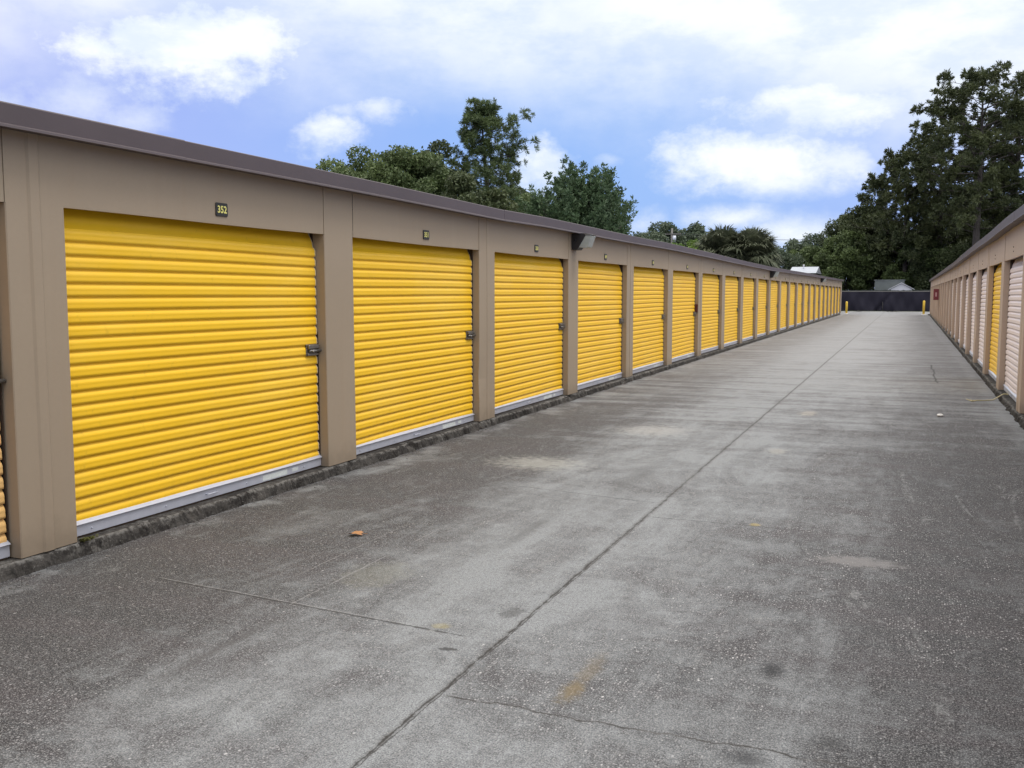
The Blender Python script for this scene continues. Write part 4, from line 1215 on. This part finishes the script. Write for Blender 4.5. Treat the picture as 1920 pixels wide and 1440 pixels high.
def build_world():
    t = NT('World', world=True)
    sky = t.n('ShaderNodeTexSky', sky_type='NISHITA'); sky.sun_disc = False
    sky.sun_elevation = R(SUN_EL); sky.sun_rotation = R(SUN_AZ); sky.air_density = 1.0; sky.dust_density = 1.0; sky.ozone_density = 1.5
    g = t.n('ShaderNodeTexCoord').outputs['Generated']
    X = t.xyz(g)
    azm = t.math('ARCTAN2', X[0], X[1])
    el = t.math('ARCSINE', X[2])
    P = t.comb(t.mul(azm, 1.0), t.mul(el, 1.35), 0.0)
    w1 = t.sub(t.noise(P, 5.5, 7, 0.58), 0.5); w2 = t.sub(t.noise(t.mapping(P, (1, 1, 1), (4, 7, 2)), 16, 7, 0.62), 0.5)
    base = t.mix(t.step(azm, -0.95, -0.35), (3.8, 4.3, 9.4), (2.55, 4.4, 9.5))
    base = t.mix(t.step(azm, -0.25, 0.1), base, (3.1, 4.3, 9.7))
    base = t.mix(0.15, base, t.mix(1.0, sky.outputs[0], (2.4, 2.4, 2.0), 'MULTIPLY'))
    w3 = t.sub(t.noise(t.mapping(P, (1, 1, 1), (9, 2, 5)), 42, 5, 0.62), 0.5)
    wn = t.math('MULTIPLY_ADD', w1, 3.0, t.math('MULTIPLY_ADD', w2, 2.8, t.mul(w3, 1.1)))
    tot = None
    def blob(px, py, hx, hy, k=1.0, soft=0.8, nz=1.0):
        nonlocal tot
        a0 = az(px); e0 = math.atan((551 - py) / FPX * math.cos(math.atan((px - 960) / FPX)))
        ax, ey = hx / FPX * 0.95, hy / FPX
        d = t.math('SQRT', t.add(t.math('POWER', t.mul(t.sub(azm, a0), 1 / ax), 2.0), t.math('POWER', t.mul(t.sub(el, e0), 1 / ey), 2.0)))
        d = t.math('MULTIPLY_ADD', wn, nz, d)
        mk = t.step(d, 1.60, 1.25 - soft * 1.35, 0.0, k)
        tot = mk if tot is None else t.math('MAXIMUM', tot, mk)
    blob(340, 95, 190, 62, 1.0); blob(480, 85, 100, 50, 0.95); blob(215, 100, 80, 60, 0.7, 1.1)
    blob(150, 190, 75, 45, 0.55, 1.1); blob(60, 30, 150, 40, 0.5, 1.3); blob(20, 200, 60, 30, 0.55, 1.2)
    blob(615, 245, 62, 42, 0.92, 0.9); blob(715, 210, 60, 24, 0.7, 1.0); blob(640, 215, 50, 20, 0.6, 1.0); blob(255, 235, 50, 25, 0.5, 1.1)
    blob(1005, 315, 60, 45, 0.85, 0.9); blob(1140, 305, 32, 14, 0.45, 1.1); blob(990, 190, 60, 45, 0.35, 1.2)
    blob(1530, 208, 158, 48, 1.0, 0.75, 0.62); blob(1650, 200, 95, 38, 0.85, 1.0, 0.7)
    blob(1400, 312, 158, 52, 1.0, 0.65, 0.6); blob(1435, 345, 128, 30, 0.9, 0.9, 0.6); blob(1555, 308, 72, 24, 0.8, 1.0, 0.7)
    blob(1375, 412, 95, 26, 0.95, 0.9, 0.6); blob(1470, 436, 115, 32, 0.95, 0.9, 0.6); blob(1200, 420, 50, 26, 0.6, 1.1)
    # high veil: thickens upwards and to the right
    veil = t.step(t.add(t.add(el, t.mul(w1, 0.16)), t.mul(t.step(azm, -0.55, 0.05), 0.085)), 0.145, 0.335)
    tot = t.math('MAXIMUM', tot, t.mul(veil, 0.97))
    hz = t.mul(t.step(el, 0.09, -0.02), 0.22)
    tot = t.math('MAXIMUM', tot, hz)
    shade = t.noise(t.mapping(P, (1, 1.6, 1), (2, 2, 2)), 9, 5, 0.6)
    cloud = t.mix(t.step(shade, 0.34, 0.60), (8.2, 9.1, 10.2), (10.4, 10.8, 11.0))
    thick = t.step(el, 0.32, 0.85)                          # the overhead deck is brighter than what the frame shows
    cloud = t.mix(thick, cloud, (21.5, 21.2, 20.8))
    col = t.mix(tot, base, cloud)
    bg = t.n('ShaderNodeBackground'); t.put(bg.inputs[0], col); bg.inputs[1].default_value = 0.1
    out = t.n('ShaderNodeOutputWorld'); t.t.links.new(bg.outputs[0], out.inputs[0])
build_world()

sc = bpy.context.scene
sc.view_settings.view_transform = 'Standard'; sc.view_settings.look = 'None'
sc.view_settings.exposure = 0.0; sc.view_settings.gamma = 1.0
sc.cycles.use_denoising = True
sc.cycles.max_bounces = 6
sc.render.resolution_x = 1024; sc.render.resolution_y = 768
